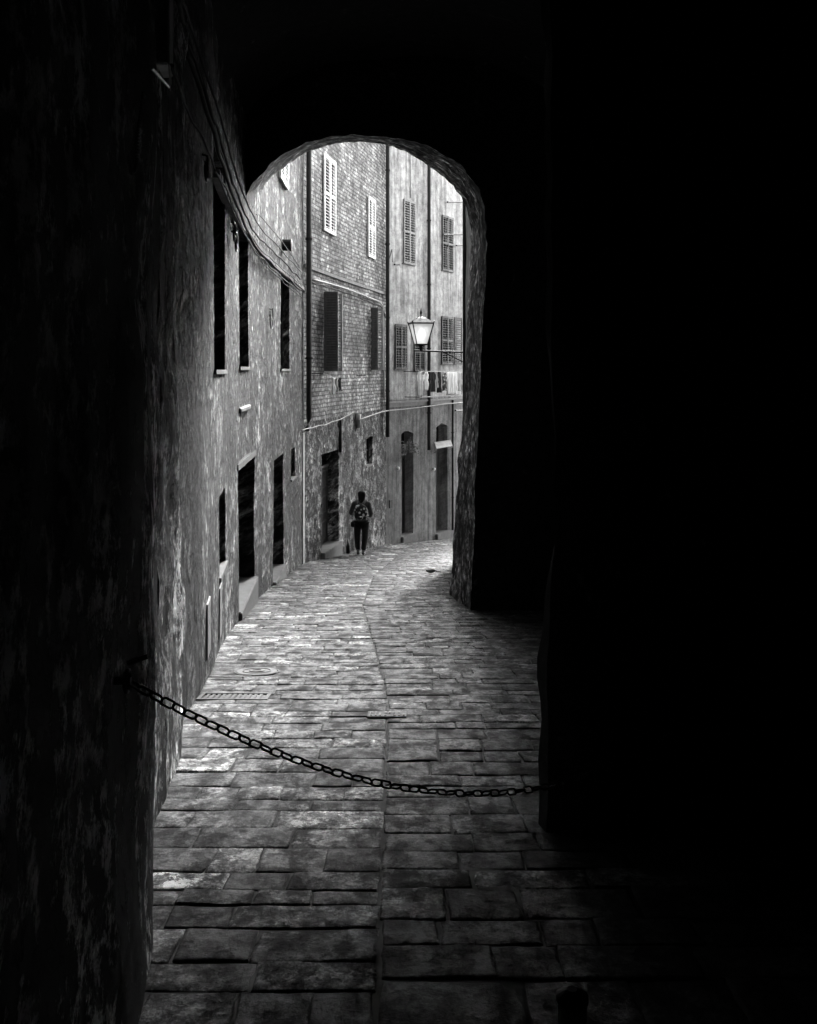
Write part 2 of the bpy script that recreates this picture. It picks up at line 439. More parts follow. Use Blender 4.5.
RIGHT_E = [(-9, 2.35), (13.8, 2.35), (14.0, .95), (16, .75), (16.2, 1.5), (24, 1.42), (28, 2.45), (33, 4.65), (42, 8)]
CEN = [(-9, -.05), (3, -.1), (7.8, -.16), (10.3, -.34), (14.5, -.67), (20, -.7), (26, -.3), (32, 1.2), (42, 5)]
bm = bmesh.new()
g = bmesh.ops.create_grid(bm, x_segments=24, y_segments=24, size=1)
for v in bm.verts:
    x, y = v.co.x * 260, v.co.y * 300
    yy = max(-60, min(y, 70)); v.co = (x, y, gz(yy) - .06)
obj('ground', bm, 'ground', kind='structure')
bm = bmesh.new(); ys = [-9 + i * 1.0 for i in range(52)]; prev = None
for y in ys:
    a = bm.verts.new((lerp_path(LEFT_E, y) - .3, y, gz(y) - .008)); b = bm.verts.new((lerp_path(RIGHT_E, y) + .3 if not 13 < y < 17 else 2, y, gz(y) - .008))
    if prev: bm.faces.new((prev[0], prev[1], b, a))
    prev = (a, b)
obj('street', bm, 'mortar', kind='structure')

FIX = [(-1.37, 9.04, .23, .23), (-.155, 7.25, .18, .10), (-1.42, 7.93, .28, .14)]      # covers let into the paving: x, y, half sizes
bm = bmesh.new(); tl = bm.loops.layers.color.new('tone')
def slab(xa, xb, ya, yb, tone, skew):
    g_ = random.uniform(.001, .006); cx, cy = (xa + xb) / 2, (ya + yb) / 2
    for fx, fy, fw, fh in FIX:
        if xa < fx + fw and xb > fx - fw and ya < fy + fh and yb > fy - fh: tone = min(tone, .13)
    for bx, by, bt in ((-.91, 4.15, .85), (-.5, 3.78, .5), (-.24, 3.78, .5), (-.34, 5.33, .6), (-.62, 5.05, .55), (-1.0, 5.3, .45), (-.95, 3.7, .4), (-.55, 4.15, .12)):
        if xa < bx < xb and ya < by < yb: tone = bt                  # a few chosen slabs get a paler or darker tone
    corners = [(xa + g_, ya + g_), (xb - g_, ya + g_), (xb - g_, yb - g_), (xa + g_, yb - g_)]
    jt = [(random.uniform(-.008, .008), random.uniform(-.010, .010)) for _ in range(4)]
    corners = [(x + j[0], y + j[1] + skew * (x - cx)) for (x, y), j in zip(corners, jt)]
    dz = random.uniform(-.004, .004); tx, ty = random.uniform(-.015, .015), random.uniform(-.02, .02)
    NX, NY = (6, 4) if cy < 9 else (3, 2)
    def P(s, t, inset=0, drop=0):
        s_, t_ = inset + s * (1 - 2 * inset), inset * 1.3 + t * (1 - 2.6 * inset)
        a = Vector(corners[0]) * (1 - s_) * (1 - t_) + Vector(corners[1]) * s_ * (1 - t_) + Vector(corners[2]) * s_ * t_ + Vector(corners[3]) * (1 - s_) * t_
        h = noise.noise(Vector((a.x * 6, a.y * 8, 0))) * .005 + noise.noise(Vector((a.x * 20, a.y * 20, 3))) * .002
        if drop == 0: wob = 0
        return Vector((a.x, a.y, gz(a.y) + dz + tx * (a.x - cx) + ty * (a.y - cy) + h - drop))
    G = [[bm.verts.new(P(i / NX, j / NY, .035)) for j in range(NY + 1)] for i in range(NX + 1)]
    faces = []
    for i in range(NX):
        for j in range(NY): faces.append(bm.faces.new((G[i][j], G[i + 1][j], G[i + 1][j + 1], G[i][j + 1])))
    idx = [(i, 0) for i in range(NX)] + [(NX, j) for j in range(NY)] + [(i, NY) for i in range(NX, 0, -1)] + [(0, j) for j in range(NY, 0, -1)]
    o1, o2 = [], []
    for (i, j) in idx:
        s, t = i / NX, j / NY
        r_ = noise.noise(Vector((cx * 9 + i * .8, cy * 9 + j * .9, 5))) * .007
        p = P(s, t, .0, .0045); o1.append(bm.verts.new(p + Vector((r_, r_, 0)))); o2.append(bm.verts.new(p + Vector((r_, r_, -.05))))
    n_ = len(idx)
    for k in range(n_):
        a, b = idx[k], idx[(k + 1) % n_]
        faces.append(bm.faces.new((G[a[0]][a[1]], o1[k], o1[(k + 1) % n_], G[b[0]][b[1]])))
        faces.append(bm.faces.new((o1[k], o2[k], o2[(k + 1) % n_], o1[(k + 1) % n_])))
    for f in faces:
        f.smooth = True
        for l in f.loops: l[tl] = (tone, tone, tone, 1)
def course(edge_a, edge_b, lane_shade=1.0, y_end=41.5):
    y = .6
    while y < y_end:
        h = random.uniform(.17, .30) if random.random() > .12 else random.uniform(.12, .17)
        xa = lerp_path(edge_a, y + h / 2); xb = lerp_path(edge_b, y + h / 2)
        x = xa; sk = random.uniform(-.015, .015); rt = random.uniform(.8, 1.2)
        while x < xb - .02:
            wd = random.uniform(.2, .5)
            if xb - (x + wd) < .18: wd = xb - x
            tone = .29 * lane_shade * rt * random.choice((.4, .55, .7, .85, .95, 1.05, 1.2, 1.5, 1.9)) * random.uniform(.85, 1.15)
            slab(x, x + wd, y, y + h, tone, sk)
            x += wd
        y += h
course(LEFT_E, [(y, x - .004) for y, x in CEN]); course([(y, x + .006) for y, x in CEN], RIGHT_E, .62)      # right-hand lane: darker stone, deepened further to stand in for the passage's shade
bmesh.ops.recalc_face_normals(bm, faces=bm.faces)
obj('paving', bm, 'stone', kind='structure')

# covers in the paving
def ringmesh(bm, c, r0, r1, z0, z1, n=40):
    rs = []
    for r_, z in ((r0, z0), (r0, z1), (r1, z1), (r1, z0)):
        rs.append([bm.verts.new((c[0] + r_ * math.cos(k * 2 * math.pi / n), c[1] + r_ * math.sin(k * 2 * math.pi / n), gz(c[1] + r_ * math.sin(k * 2 * math.pi / n)) + z)) for k in range(n)])
    for i in range(4):
        A, B = rs[i], rs[(i + 1) % 4]
        for k in range(n): bm.faces.new((A[k], A[(k + 1) % n], B[(k + 1) % n], B[k]))
mc = empty('manhole_cover', (-1.37, 9.04, gz(9.04)), 'round iron manhole cover let into the paving beside the house wall', 'manhole cover')
bm = bmesh.new(); ringmesh(bm, (-1.37, 9.04), .19, .205, -.03, .008); obj('rim', bm, 'iron', mc)
bm = bmesh.new(); ringmesh(bm, (-1.37, 9.04), .001, .183, -.03, .010)
ringmesh(bm, (-1.37, 9.04), .04, .07, .008, .018); ringmesh(bm, (-1.37, 9.04), .12, .13, .008, .016)
obj('lid', bm, m_simple('cover_infill', .16, .7), mc)
dg = empty('drain_grate', (-1.42, 7.93, gz(7.93)), 'long slotted drain grate crossing the paving below the manhole cover', 'drain grate')
bm = bmesh.new()
def sbox(bm, x0, x1, y0, y1, z0, z1):
    quadbox(bm, [(x0, y0, gz(y0) + z0), (x1, y0, gz(y0) + z0), (x1, y1, gz(y1) + z0), (x0, y1, gz(y1) + z0), (x0, y0, gz(y0) + z1), (x1, y0, gz(y0) + z1), (x1, y1, gz(y1) + z1), (x0, y1, gz(y1) + z1)])
X0, X1, Y0, Y1 = -1.66, -1.10, 7.80, 8.06
sbox(bm, X0, X1, Y0, Y0 + .03, -.03, .008); sbox(bm, X0, X1, Y1 - .03, Y1, -.03, .008)
sbox(bm, X0, X0 + .03, Y0 + .03, Y1 - .03, -.03, .007); sbox(bm, X1 - .03, X1, Y0 + .03, Y1 - .03, -.03, .007)
obj('frame', bm, 'iron', dg)
bm = bmesh.new()
k_ = X0 + .05
while k_ < X1 - .06: sbox(bm, k_, k_ + .022, Y0 + .032, Y1 - .032, -.03, .004); k_ += .042
obj('grating', bm, 'iron', dg)
uc = empty('utility_cover', (-.155, 7.25, gz(7.25)), 'pale rectangular utility cover with worn raised markings in mid paving', 'utility cover')
bm = bmesh.new(); sbox(bm, -.295, -.015, 7.165, 7.335, -.03, .014); nplate = len(bm.faces)
for i in range(8):
    for j in range(2):
        x = -.275 + i * .033; y = 7.19 + j * .07
        if random.random() < .88: sbox(bm, x, x + random.uniform(.012, .022), y, y + random.uniform(.03, .05), .012, .020)
for i, f in enumerate(bm.faces): f.material_index = 0 if i < nplate else 1
obj('plate', bm, [m_simple('pale_cover_metal', .22, .9, 0, .5, 25), 'iron'], uc)

# ------------------------------------------------------------------ the covered passage
TOPP = 9.2
pas = empty('covered_passage', (.5, 3, gz(3)), 'soot black vaulted passage with battered masonry arch at its far end', 'passage')
UE = PASSL.u(162)
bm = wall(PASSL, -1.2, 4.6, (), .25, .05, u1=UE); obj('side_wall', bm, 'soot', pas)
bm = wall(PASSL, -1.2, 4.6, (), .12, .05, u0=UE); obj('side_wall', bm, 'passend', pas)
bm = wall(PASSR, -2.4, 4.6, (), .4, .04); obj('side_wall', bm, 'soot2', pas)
bm = bmesh.new()                                  # pier end and outer flanks
box(bm, -1.9, -1.53, 6.47, 6.50, -1.4, 4.9); obj('pier', bm, 'soot', pas)
ADDED_PIER = Path([(2.45, 6.0), (1.5, 6.0), (1.04, 5.95), (.86, 5.6), (.70, 5.0), (.72, 4.75), (1.5, 4.7), (2.45, 4.7)], side=1, k=4)  # added pier, put in to hide and shade the right-hand floor
bm = wall(ADDED_PIER, -1.6, 5.9, (), .1, .07); bmesh.ops.recalc_face_normals(bm, faces=bm.faces); obj('pier', bm, 'soot2', pas)
bm = bmesh.new()
q = PASSL
for px in (161,):
    u_ = q.u(px); wbox(bm, q, u_ - .12, u_ + .13, -.03, .05, EYE + 1.55, 4.5)
bmesh.ops.bevel(bm, geom=[e for e in bm.edges], offset=.012, segments=1, affect='EDGES')
obj('pilaster_strip', bm, m_simple('pale_render', .7, .85), pas)
# vault: from the left spring to the right wall
bm = bmesh.new(); rows = []
yy = [-9 + i * .6 for i in range(39)]
for y in [v for v in yy if v < 13.9] + [13.95]:
    xl = lerp_path([(a, b - .02) for a, b in LEFT_E], y) - .05; xr = 2.36; row = []
    for k in range(21):
        a = math.pi * k / 20; x = (xl + xr) / 2 - (xr - xl) / 2 * math.cos(a)
        z = 4.35 + 1.35 * math.sin(a) ** .8 + noise.noise(Vector((x, y, 0)) * 1.5) * .04 + (.25 if int((y + 9) / 3) % 2 else 0)
        row.append(bm.verts.new((x, y, z)))
    rows.append(row)
for A, B in zip(rows, rows[1:]):
    for k in range(20): bm.faces.new((A[k], A[k + 1], B[k + 1], B[k]))
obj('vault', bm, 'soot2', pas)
bm = bmesh.new(); box(bm, -3, 3, -9.3, -9, -1, 6.5); obj('end_wall', bm, 'soot2', pas)
bm = bmesh.new()                                  # storey above
box(bm, -1.4, 5.5, -9.3, 6.4, 6.2, TOPP); box(bm, -1.7, 5.5, 6.4, 15.9, 6.2, TOPP)
obj('upper_storey', bm, 'plain', pas)
bm = bmesh.new(); box(bm, 2.45, 5.5, -9.3, 13.7, -2.6, 6.2); box(bm, -6, -1.8, -9.3, 6.3, -1.5, TOPP); obj('flank_wall', bm, 'plain', pas)
# the far arch, splayed from a narrower far face to a wider near face
YF, YN = 16.0, 13.85
far = [(449, 597), (452, 560), (457, 480), (463, 400), (466.5, 310), (470, 245), (469, 224), (464.5, 206), (460, 196.5), (452, 186), (440, 175), (428, 165), (415, 157), (400, 149.5), (385, 144.5), (360, 142), (335, 143.5), (315, 148.5), (297, 157), (280, 169), (268, 181), (258, 195), (251, 208), (247, 225), (243, 260)]
near0 = [(470, 614), (472, 570), (475, 485), (479, 400), (483, 310), (487, 245), (486, 216), (482, 196), (476, 180), (466, 166), (452, 154), (436, 144), (420, 136), (402, 130), (384, 126), (358, 124), (332, 126), (310, 132), (288, 143), (270, 155), (257, 168), (247, 181), (239, 195), (232, 214), (228, 260)]
near = [(470, 614), (472, 570), (475, 485), (479, 400), (483, 310), (486, 245), (485, 218), (481, 198), (475, 184), (465, 171), (452, 160), (436, 151), (420, 144), (402, 139), (384, 136), (358, 135), (332, 136), (310, 141), (289, 151), (272, 163), (259, 176), (249, 189), (242, 203), (235, 222), (230, 260)]
def unp(px, py, y): return Vector(((px - 408) / F * y, y, EYE + (370 - py) / F * y))
def densify(L):
    P = smoothpts([(a, b, 0) for a, b in L], 4); return [(p.x, p.y) for p in P]
fp = [unp(a, b, YF) for a, b in densify(far)]; npn = [unp(a, b, YN) for a, b in densify(near)]
bm = bmesh.new(); uvl = bm.loops.layers.uv.new('UVMap'); R_ = []; NS = 10; sacc = 0; sv = {}
for k, (a, b) in enumerate(zip(fp, npn)):
    if k: sacc += (a - fp[k - 1]).length
    row = []
    for j in range(NS + 1):
        p = a.lerp(b, j / NS); nn = Vector((noise.noise(p * 2.3), 0, noise.noise(p * 2.3 + Vector((7, 0, 0))))) * .025 + Vector((noise.noise(p * 9), 0, noise.noise(p * 9 + Vector((3, 0, 0))))) * .03
        v = bm.verts.new(p + nn); sv[v] = (j * .22, sacc); row.append(v)
    R_.append(row)
for A, B in zip(R_, R_[1:]):
    for j in range(NS):
        f = bm.faces.new((A[j], A[j + 1], B[j + 1], B[j])); f.smooth = True
        for l in f.loops: l[uvl].uv = sv[l.vert]
nearring = [r[-1].co.copy() for r in R_]; farring = [r[0].co.copy() for r in R_]
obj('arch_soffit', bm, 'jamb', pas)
def face_wall(ring, name, mat, zt, xl, xr):
    bm = bmesh.new(); uvl = bm.loops.layers.uv.new('UVMap'); y = ring[0].y
    prev = None
    n_ = len(ring); top = max(range(n_), key=lambda i: ring[i].z)
    for i, p in enumerate(ring):
        if i <= top: o = Vector((xr, y, -4 + (zt + 4) * i / top)) if i < top * .75 else Vector((xr + (p.x - xr) * ((i - top * .75) / (top * .25)), y, zt))
        else:
            f_ = (i - top) / (n_ - 1 - top); o = Vector((p.x + (xl - p.x) * min(1, f_ * 3), y, zt)) if f_ < .34 else Vector((xl, y, zt + (p.z - zt) * (f_ - .34) / .66))
        pts = [p.lerp(o, t) for t in (0, .06, .15, .3, .5, .75, 1)]
        vs = [bm.verts.new(q_ + Vector((0, noise.noise(q_ * 1.7) * .04 * (0 if t_ == 0 else 1), 0))) for t_, q_ in enumerate(pts)]
        if prev:
            for a in range(len(vs) - 1):
                f = bm.faces.new((prev[a], prev[a + 1], vs[a + 1], vs[a]))
                for l in f.loops: l[uvl].uv = (l.vert.co.x, l.vert.co.z)
        prev = vs
    return obj(name, bm, mat, pas)
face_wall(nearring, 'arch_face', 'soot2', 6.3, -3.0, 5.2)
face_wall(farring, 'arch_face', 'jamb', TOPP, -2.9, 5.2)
# patches of surviving plaster on the vault
for (px, py, a, b) in ((404, 14, .12, .035), (405, 19, .09, .02), (426, 17, .06, .045)):
    bm = bmesh.new(); d0 = 10.7; c_ = unp(px, py, d0)
    # the vault surface above the middle of the passage
    ring = [(c_.x + a * math.cos(k * .628) * random.uniform(.7, 1.1), c_.y + b * 5 * math.sin(k * .628) * random.uniform(.8, 1.1)) for k in range(10)]
    def vz(x, y):
        xl = lerp_path(LEFT_E, y) - .05; xr = 2.36; cc = ((xl + xr) / 2 - x) / ((xr - xl) / 2); s_ = math.sqrt(max(0, 1 - cc * cc))
        return 4.35 + 1.35 * s_ ** .8 + noise.noise(Vector((x, y, 0)) * 1.5) * .04 + (.25 if int((y + 9) / 3) % 2 else 0) - .03
    lo_ = [bm.verts.new((x, y, vz(x, y) - .02)) for x, y in ring]; hi_ = [bm.verts.new((x, y, vz(x, y) + .03)) for x, y in ring]
    bm.faces.new(lo_); bm.faces.new(hi_[::-1])
    for k in range(10): bm.faces.new((lo_[k], lo_[(k + 1) % 10], hi_[(k + 1) % 10], hi_[k]))
    bmesh.ops.recalc_face_normals(bm, faces=bm.faces)
    obj('plaster_scrap', bm, 'whitewood', pas)

# ------------------------------------------------------------------ house along the left side
H = empty('stone_house', (-3.5, 15, gz(15)), 'weathered long stone house with dark doorways lining the curve of the alley', 'house')
oA = op(HOUSE, 213.5, 225, 160, 370, .4); oB = op(HOUSE, 238.5, 248, 236, 367, .32); oC = op(HOUSE, 280, 289, 274, 369, .22)
oD = op(HOUSE, 238, 254, 464, 593, .45); oE = op(HOUSE, 273, 283, 457, 573, .35); oF = op(HOUSE, 218.5, 225, 492, 569, .3); oG = op(HOUSE, 290.5, 294.5, 448, 478, .2)
OPS = [oA, oB, oC, oD, oE, oF, oG]
bm = wall(HOUSE, -3.4, 13, OPS, .16, .013); obj('wall', bm, 'house', H, smooth=False)
window_in(HOUSE, oA, H, mat='darkwood', glass='black'); window_in(HOUSE, oC, H, mat='darkwood')
window_in(HOUSE, oF, H, mat='darkwood', glass='black'); window_in(HOUSE, oG, H, mullion=False, mat='darkwood', glass='black', transoms=3)
# the bricked-up window
bm = bmesh.new(); uvl = bm.loops.layers.uv.new('UVMap'); wbox(bm, HOUSE, oB['u0'] - .02, oB['u1'] + .02, -.32, -.2, oB['z0'] - .02, oB['z1'] + .02)
for f in bm.faces:
    for l in f.loops: l[uvl].uv = (l.vert.co.y, l.vert.co.z)
blk = obj('bricked_up_window', bm, m_brickwall('infill_brick', .03, .12, .8, .2, 31), H)
bm = bmesh.new(); wbox(bm, HOUSE, oB['u0'] - .06, oB['u1'] + .06, -.2, .03, oB['z0'] - .04, oB['z0'] + .004); obj('sill', bm, 'step', blk)
door_in(HOUSE, oD, H, 'darkwood', .4); door_in(HOUSE, oE, H, 'darkwood', .3)
step_stone(HOUSE, oD, H, .06); step_stone(HOUSE, oE, H, .06)
bm = bmesh.new(); wbox(bm, HOUSE, oD['u0'] - .12, oD['u1'] + .12, -.1, .02, oD['z1'] + .002, oD['z1'] + .12)
bmesh.ops.bevel(bm, geom=[e for e in bm.edges], offset=.02, segments=2, affect='EDGES'); obj('lintel', bm, m_simple('lintel_stone', .12, .8, 0, .3, 8, .6), H)
bm = bmesh.new(); u_ = HOUSE.u(243); wbox(bm, HOUSE, u_ - .7, u_ + .7, -.02, .04, HOUSE.z(243, 409) - .03, HOUSE.z(243, 409) + .04)
bmesh.ops.bevel(bm, geom=[e for e in bm.edges], offset=.015, segments=1, affect='EDGES'); obj('stone_ledge', bm, 'step', H)
for px, y0, y1 in ((207.5, 600, 655), (219.5, 585, 636)):
    bm = bmesh.new(); u_ = HOUSE.u(px); wbox(bm, HOUSE, u_ - .17, u_ + .17, -.01, .012, HOUSE.z(px, y1), HOUSE.z(px, y0))
    bmesh.ops.bevel(bm, geom=[e for e in bm.edges], offset=.008, segments=1, affect='EDGES')
    obj('hatch_door', bm, m_simple('pale_hatch_paint', .28, .6, 0, .3, 5), H)
# string course the cables run along
bm = bmesh.new()
for k in range(60):
    u0_ = HOUSE.u(214) + (HOUSE.L[-1] - HOUSE.u(214)) * k / 60; u1_ = HOUSE.u(214) + (HOUSE.L[-1] - HOUSE.u(214)) * (k + 1) / 60
    wbox(bm, HOUSE, u0_, u1_ - .004, -.03, .05 + noise.noise(Vector((k * .7, 0, 0))) * .015, 3.44, 3.52 + noise.noise(Vector((k, 3, 0))) * .012)
obj('string_course', bm, m_simple('ledge_stone', .2, .85, 0, .4, 5, .7), H)
# painted pale corner strip beside the downpipe
bm = bmesh.new(); wbox(bm, HOUSE, HOUSE.L[-1] - .42, HOUSE.L[-1] - .02, -.02, .025, gz(23) - .2, HOUSE.z(304, 432)); obj('corner_strip', bm, m_simple('limewashed_corner', .42, .85, 0, .3, 9, .5), H)
# upper shutter half seen under the arch
u_ = HOUSE.u(281); zb = HOUSE.z(281, 184)
wn = None
bm = bmesh.new(); wbox(bm, HOUSE, HOUSE.u(277), HOUSE.u(285), .0, .03, zb, zb + 1.9); wn = obj('window', bm, 'greywood', H)
for x_, dr in ((277, 1), (285, -1)):
    shutter_leaf(HOUSE, HOUSE.u(x_), zb, zb + 1.9, (HOUSE.u(285) - HOUSE.u(277)) / 2 - .005, 0, dr, 'whitewood', wn, .035)
shell(H, [((-1.9, 6.45), (-6.9, 6.45)), ((-6.9, 6.45), (-7.5, 23.5))], -3.4, 13)
roof(H, [(-1.6, 6.3), (-2.02, 11), (-2.3, 17), (-2.46, 23.4), (-7.5, 23.4), (-6.9, 6.3)], 13.02, .2)

def downpipe(path, pts, r, mat, parent, off=.09, clamps=True, sub=None):
    P = [path.pt(a, b, off) for a, b in pts]
    bm = bmesh.new(); tube(bm, P, r, 10); o = obj('downpipe', bm, mat, parent, smooth=True)
    if clamps:
        a, b = P[0], P[1]; n_ = max(2, int((a - b).length / 2.2))
        for k in range(n_):
            bm = bmesh.new(); q_ = a.lerp(b, (k + .5) / n_); tube(bm, [q_ - Vector((0, 0, .025)), q_ + Vector((0, 0, .025))], r * 1.3, 10)
            obj('pipe_collar', bm, mat, o)
    return o

# ------------------------------------------------------------------ brick house at the bend
B = empty('brick_house', (-4, 29, gz(29)), 'pale brick house at the bend with white and dark louvred shutters', 'house')
b1 = op(BRICK, 323, 330, 293, 371, .22); b2 = op(BRICK, 370.5, 374.5, 308, 370, .22); bs = op(BRICK, 365.5, 372.5, 437, 465, .2); bd = op(BRICK, 320.5, 337.5, 452, 547, .35)
bw1 = op(BRICK, 322, 333, 159, 232, .15); bw2 = op(BRICK, 366.5, 373, 199, 257, .15)
zs = BRICK.z(345, 415)
bm = wall(BRICK, -4.6, zs, [bs, bd], .2, .03); obj('wall', bm, 'bricklow', B)
bm = wall(BRICK, zs, 13.6, [b1, b2, bw1, bw2], .2, .015); obj('wall', bm, 'brick', B)
W1 = window_in(BRICK, b1, B, mat='darkwood', glass='glass'); W2 = window_in(BRICK, b2, B, mat='darkwood', glass='glass')
window_in(BRICK, bs, B, mullion=False, mat='darkwood', glass='black'); door_in(BRICK, bd, B, 'midwood', .45, 3); step_stone(BRICK, bd, B, .12)
for o_ in (bw1, bw2):
    wn = window_in(BRICK, o_, B, mat='greywood')
    wd_ = (o_['u1'] - o_['u0']) / 2
    shutter_leaf(BRICK, o_['u0'] - .03, o_['z0'] - .03, o_['z1'] + .03, wd_ + .02, 0, 1, 'whitewood', wn, .035, .085)
    shutter_leaf(BRICK, o_['u1'] + .03, o_['z0'] - .03, o_['z1'] + .03, wd_ + .02, 0, -1, 'whitewood', wn, .035, .085)
for o_, W, a0, a1, wd_, w2_ in ((b1, W1, 92, 90, .37, .30), (b2, W2, 84, 88, .20, .24)):
    shutter_leaf(BRICK, o_['u0'], o_['z0'], o_['z1'], wd_, a0, 1, 'midwood', W, .02, .07, solid=True)
    shutter_leaf(BRICK, o_['u1'], o_['z0'], o_['z1'], w2_, a1, -1, 'palewood', W, .02, .085)
bm = bmesh.new()
for k in range(24):
    ua, ub = BRICK.L[-1] * k / 24, BRICK.L[-1] * (k + 1) / 24
    wbox(bm, BRICK, ua, ub, -.02, .05, 4.02, 4.10)
obj('string_course', bm, m_simple('brick_ledge_stone', .2, .85, 0, .4, 5, .7), B)
downpipe(BRICK, [(308.5, 60), (308.5, 418), (306.5, 430)], .065, 'pipe', B, .13)
downpipe(BRICK, [(387.2, 60), (387.2, 428), (387.2, 437)], .06, 'pipe', B, .12)
bm = bmesh.new(); tube(bm, smoothpts([BRICK.pt(x, y, .06) for x, y in ((310, 279), (330, 284), (352, 291), (372, 299), (380, 303), (383.3, 311), (383.6, 330), (383.6, 398))], 3), .028, 8); obj('conduit', bm, 'pipepale', B, smooth=True)
bm = bmesh.new(); tube(bm, [BRICK.pt(340, y, .05) for y in (418, 452)], .035, 8); obj('waste_pipe', bm, 'pipe', B, smooth=True)
bm = bmesh.new(); tube(bm, [BRICK.pt(358, y, .05) for y in (414, 428)], .07, 8); obj('vent_pipe', bm, 'pipepale', B, smooth=True)
shell(B, [((-2.46, 23.5), (-7.5, 23.5)), ((-7.5, 23.5), (-7.5, 36))], -4.6, 13.6)
roof(B, [(-2.4, 23.5), (-1.8, 27.2), (-.72, 32.4), (-4, 38), (-7.5, 36), (-7.5, 23.5)], 13.62, .2)

# ------------------------------------------------------------------ plaster house closing the view
Pn = empty('plaster_house', (1.5, 38, gz(38)), 'streaked pale plaster house closing the view with two tall doorways', 'house')
c1 = op(PLAST, 401, 413, 434, 535, .4, .14); c2 = op(PLAST, 435.5, 447, 427, 532, .4, .14)
s1 = op(PLAST, 402.5, 413.5, 201, 264, .12); s2 = op(PLAST, 441, 451.5, 217, 271, .12); s3 = op(PLAST, 394, 405, 325, 369, .12)
s4 = op(PLAST, 413, 422.5, 333, 371, .12); s5 = op(PLAST, 440.5, 451, 317, 364, .12); s6 = op(PLAST, 453, 458, 318, 364, .12)
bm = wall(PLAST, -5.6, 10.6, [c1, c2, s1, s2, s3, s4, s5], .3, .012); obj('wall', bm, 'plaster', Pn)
door_in(PLAST, c1, Pn, 'darkwood', .9); door_in(PLAST, c2, Pn, 'midwood', .9); step_stone(PLAST, c1, Pn, .1); step_stone(PLAST, c2, Pn, .1)
for o_, mt in ((s1, 'greywood'), (s2, 'darkwood'), (s3, 'darkwood'), (s4, 'darkwood'), (s5, 'darkwood')):
    wn = window_in(PLAST, o_, Pn, mat='darkwood')
    wd_ = (o_['u1'] - o_['u0']) / 2
    shutter_leaf(PLAST, o_['u0'] - .02, o_['z0'] - .02, o_['z1'] + .02, wd_ + .01, 3, 1, mt, wn, .03, .09)
    shutter_leaf(PLAST, o_['u1'] + .02, o_['z0'] - .02, o_['z1'] + .02, wd_ + .01, 0, -1, mt, wn, .03, .09)
shutter_leaf(PLAST, PLAST.u(452.3), s5['z0'] - .02, s5['z1'] + .02, .62, 4, 1, 'darkwood', wn, .04, .09)
zl = PLAST.z(400, 402.5)
bm = bmesh.new()
for k in range(20):
    wbox(bm, PLAST, PLAST.L[-1] * k / 20, PLAST.L[-1] * (k + 1) / 20, -.02, .10, zl - .01, zl + .05)
    wbox(bm, PLAST, PLAST.L[-1] * k / 20, PLAST.L[-1] * (k + 1) / 20, -.02, .04, zl - .14, zl - .012)
obj('string_course', bm, m_simple('plaster_ledge', .25, .8, 0, .25, 6, .4), Pn)
downpipe(PLAST, [(428.5, 60), (428.5, 445), (428.5, 450)], .06, 'pipe', Pn, .1)
downpipe(PLAST, [(452.2, 400), (452.2, 530)], .04, 'pipe', Pn, .08)
downpipe(PLAST, [(410, 135), (410, 198)], .02, 'pipepale', Pn, .03, False)
for px, py in ((397.5, 468.5), (433.3, 469)):
    bm = bmesh.new(); q_ = PLAST.pt(px, py, .04); bmesh.ops.create_uvsphere(bm, u_segments=12, v_segments=8, radius=.065, matrix=Matrix.Translation(q_)); obj('entrance_lamp', bm, 'whitewood', Pn, smooth=True)
bm = bmesh.new(); wbox(bm, PLAST, PLAST.u(388.6), PLAST.u(391.2), -.01, .03, PLAST.z(390, 508), PLAST.z(390, 500)); obj('meter_flap', bm, 'darkwood', Pn)
# iron bars standing out of the facade
for px, y_, px2 in ((447, 202, 466), (443, 234.5, 465), (456, 245.5, 464), (394, 264.5, 399), (455, 410.5, 463)):
    bm = bmesh.new(); a = PLAST.pt(px, y_, .25); b = PLAST.pt(px2, y_, .25); tube(bm, [a, b], .032, 6)
    for q_ in (a, b): pass
    tube(bm, [a, PLAST.pt(px, y_, -.02)], .018, 6)
    obj('iron_bar', bm, 'iron', Pn)
bm = bmesh.new(); tube(bm, [PLAST.pt(388, 262, .03), PLAST.pt(391.5, 249, .03), PLAST.pt(391.8, 262, .03)], .012, 5); obj('iron_hook', bm, 'iron', Pn)
# glazed canopy over the second door
bm = bmesh.new()
A_ = [PLAST.pt(x, y, w_) for x, y, w_ in ((434, 443, .02), (450, 443, .02), (452, 447, .55), (436, 447.5, .55))]
A_[2].z = A_[1].z - .12; A_[3].z = A_[0].z - .12; A_[1].z = A_[0].z; A_[2].z = A_[3].z
quadbox(bm, [p for p in A_] + [p + Vector((0, 0, .03)) for p in A_])
bmesh.ops.recalc_face_normals(bm, faces=bm.faces)
obj('canopy', bm, m_simple('canopy_sheet', .38, .4), Pn)
bm = bmesh.new()
for i_, j_ in ((0, 3), (1, 2)):
    tube(bm, [A_[i_] + Vector((0, 0, -.35)), A_[j_] + Vector((0, 0, -.02))], .018, 6)
obj('canopy_bracket', bm, 'pipepale', Pn)
shell(Pn, [((4.0, 42.0), (-1, 46)), ((-1, 46), (-5, 38.5))], -5.6, 10.6)
roof(Pn, [(-.72, 32.5), (.35, 34.6), (4.0, 42.0), (-1, 46), (-5, 38.5)], 10.62, .05, .3)

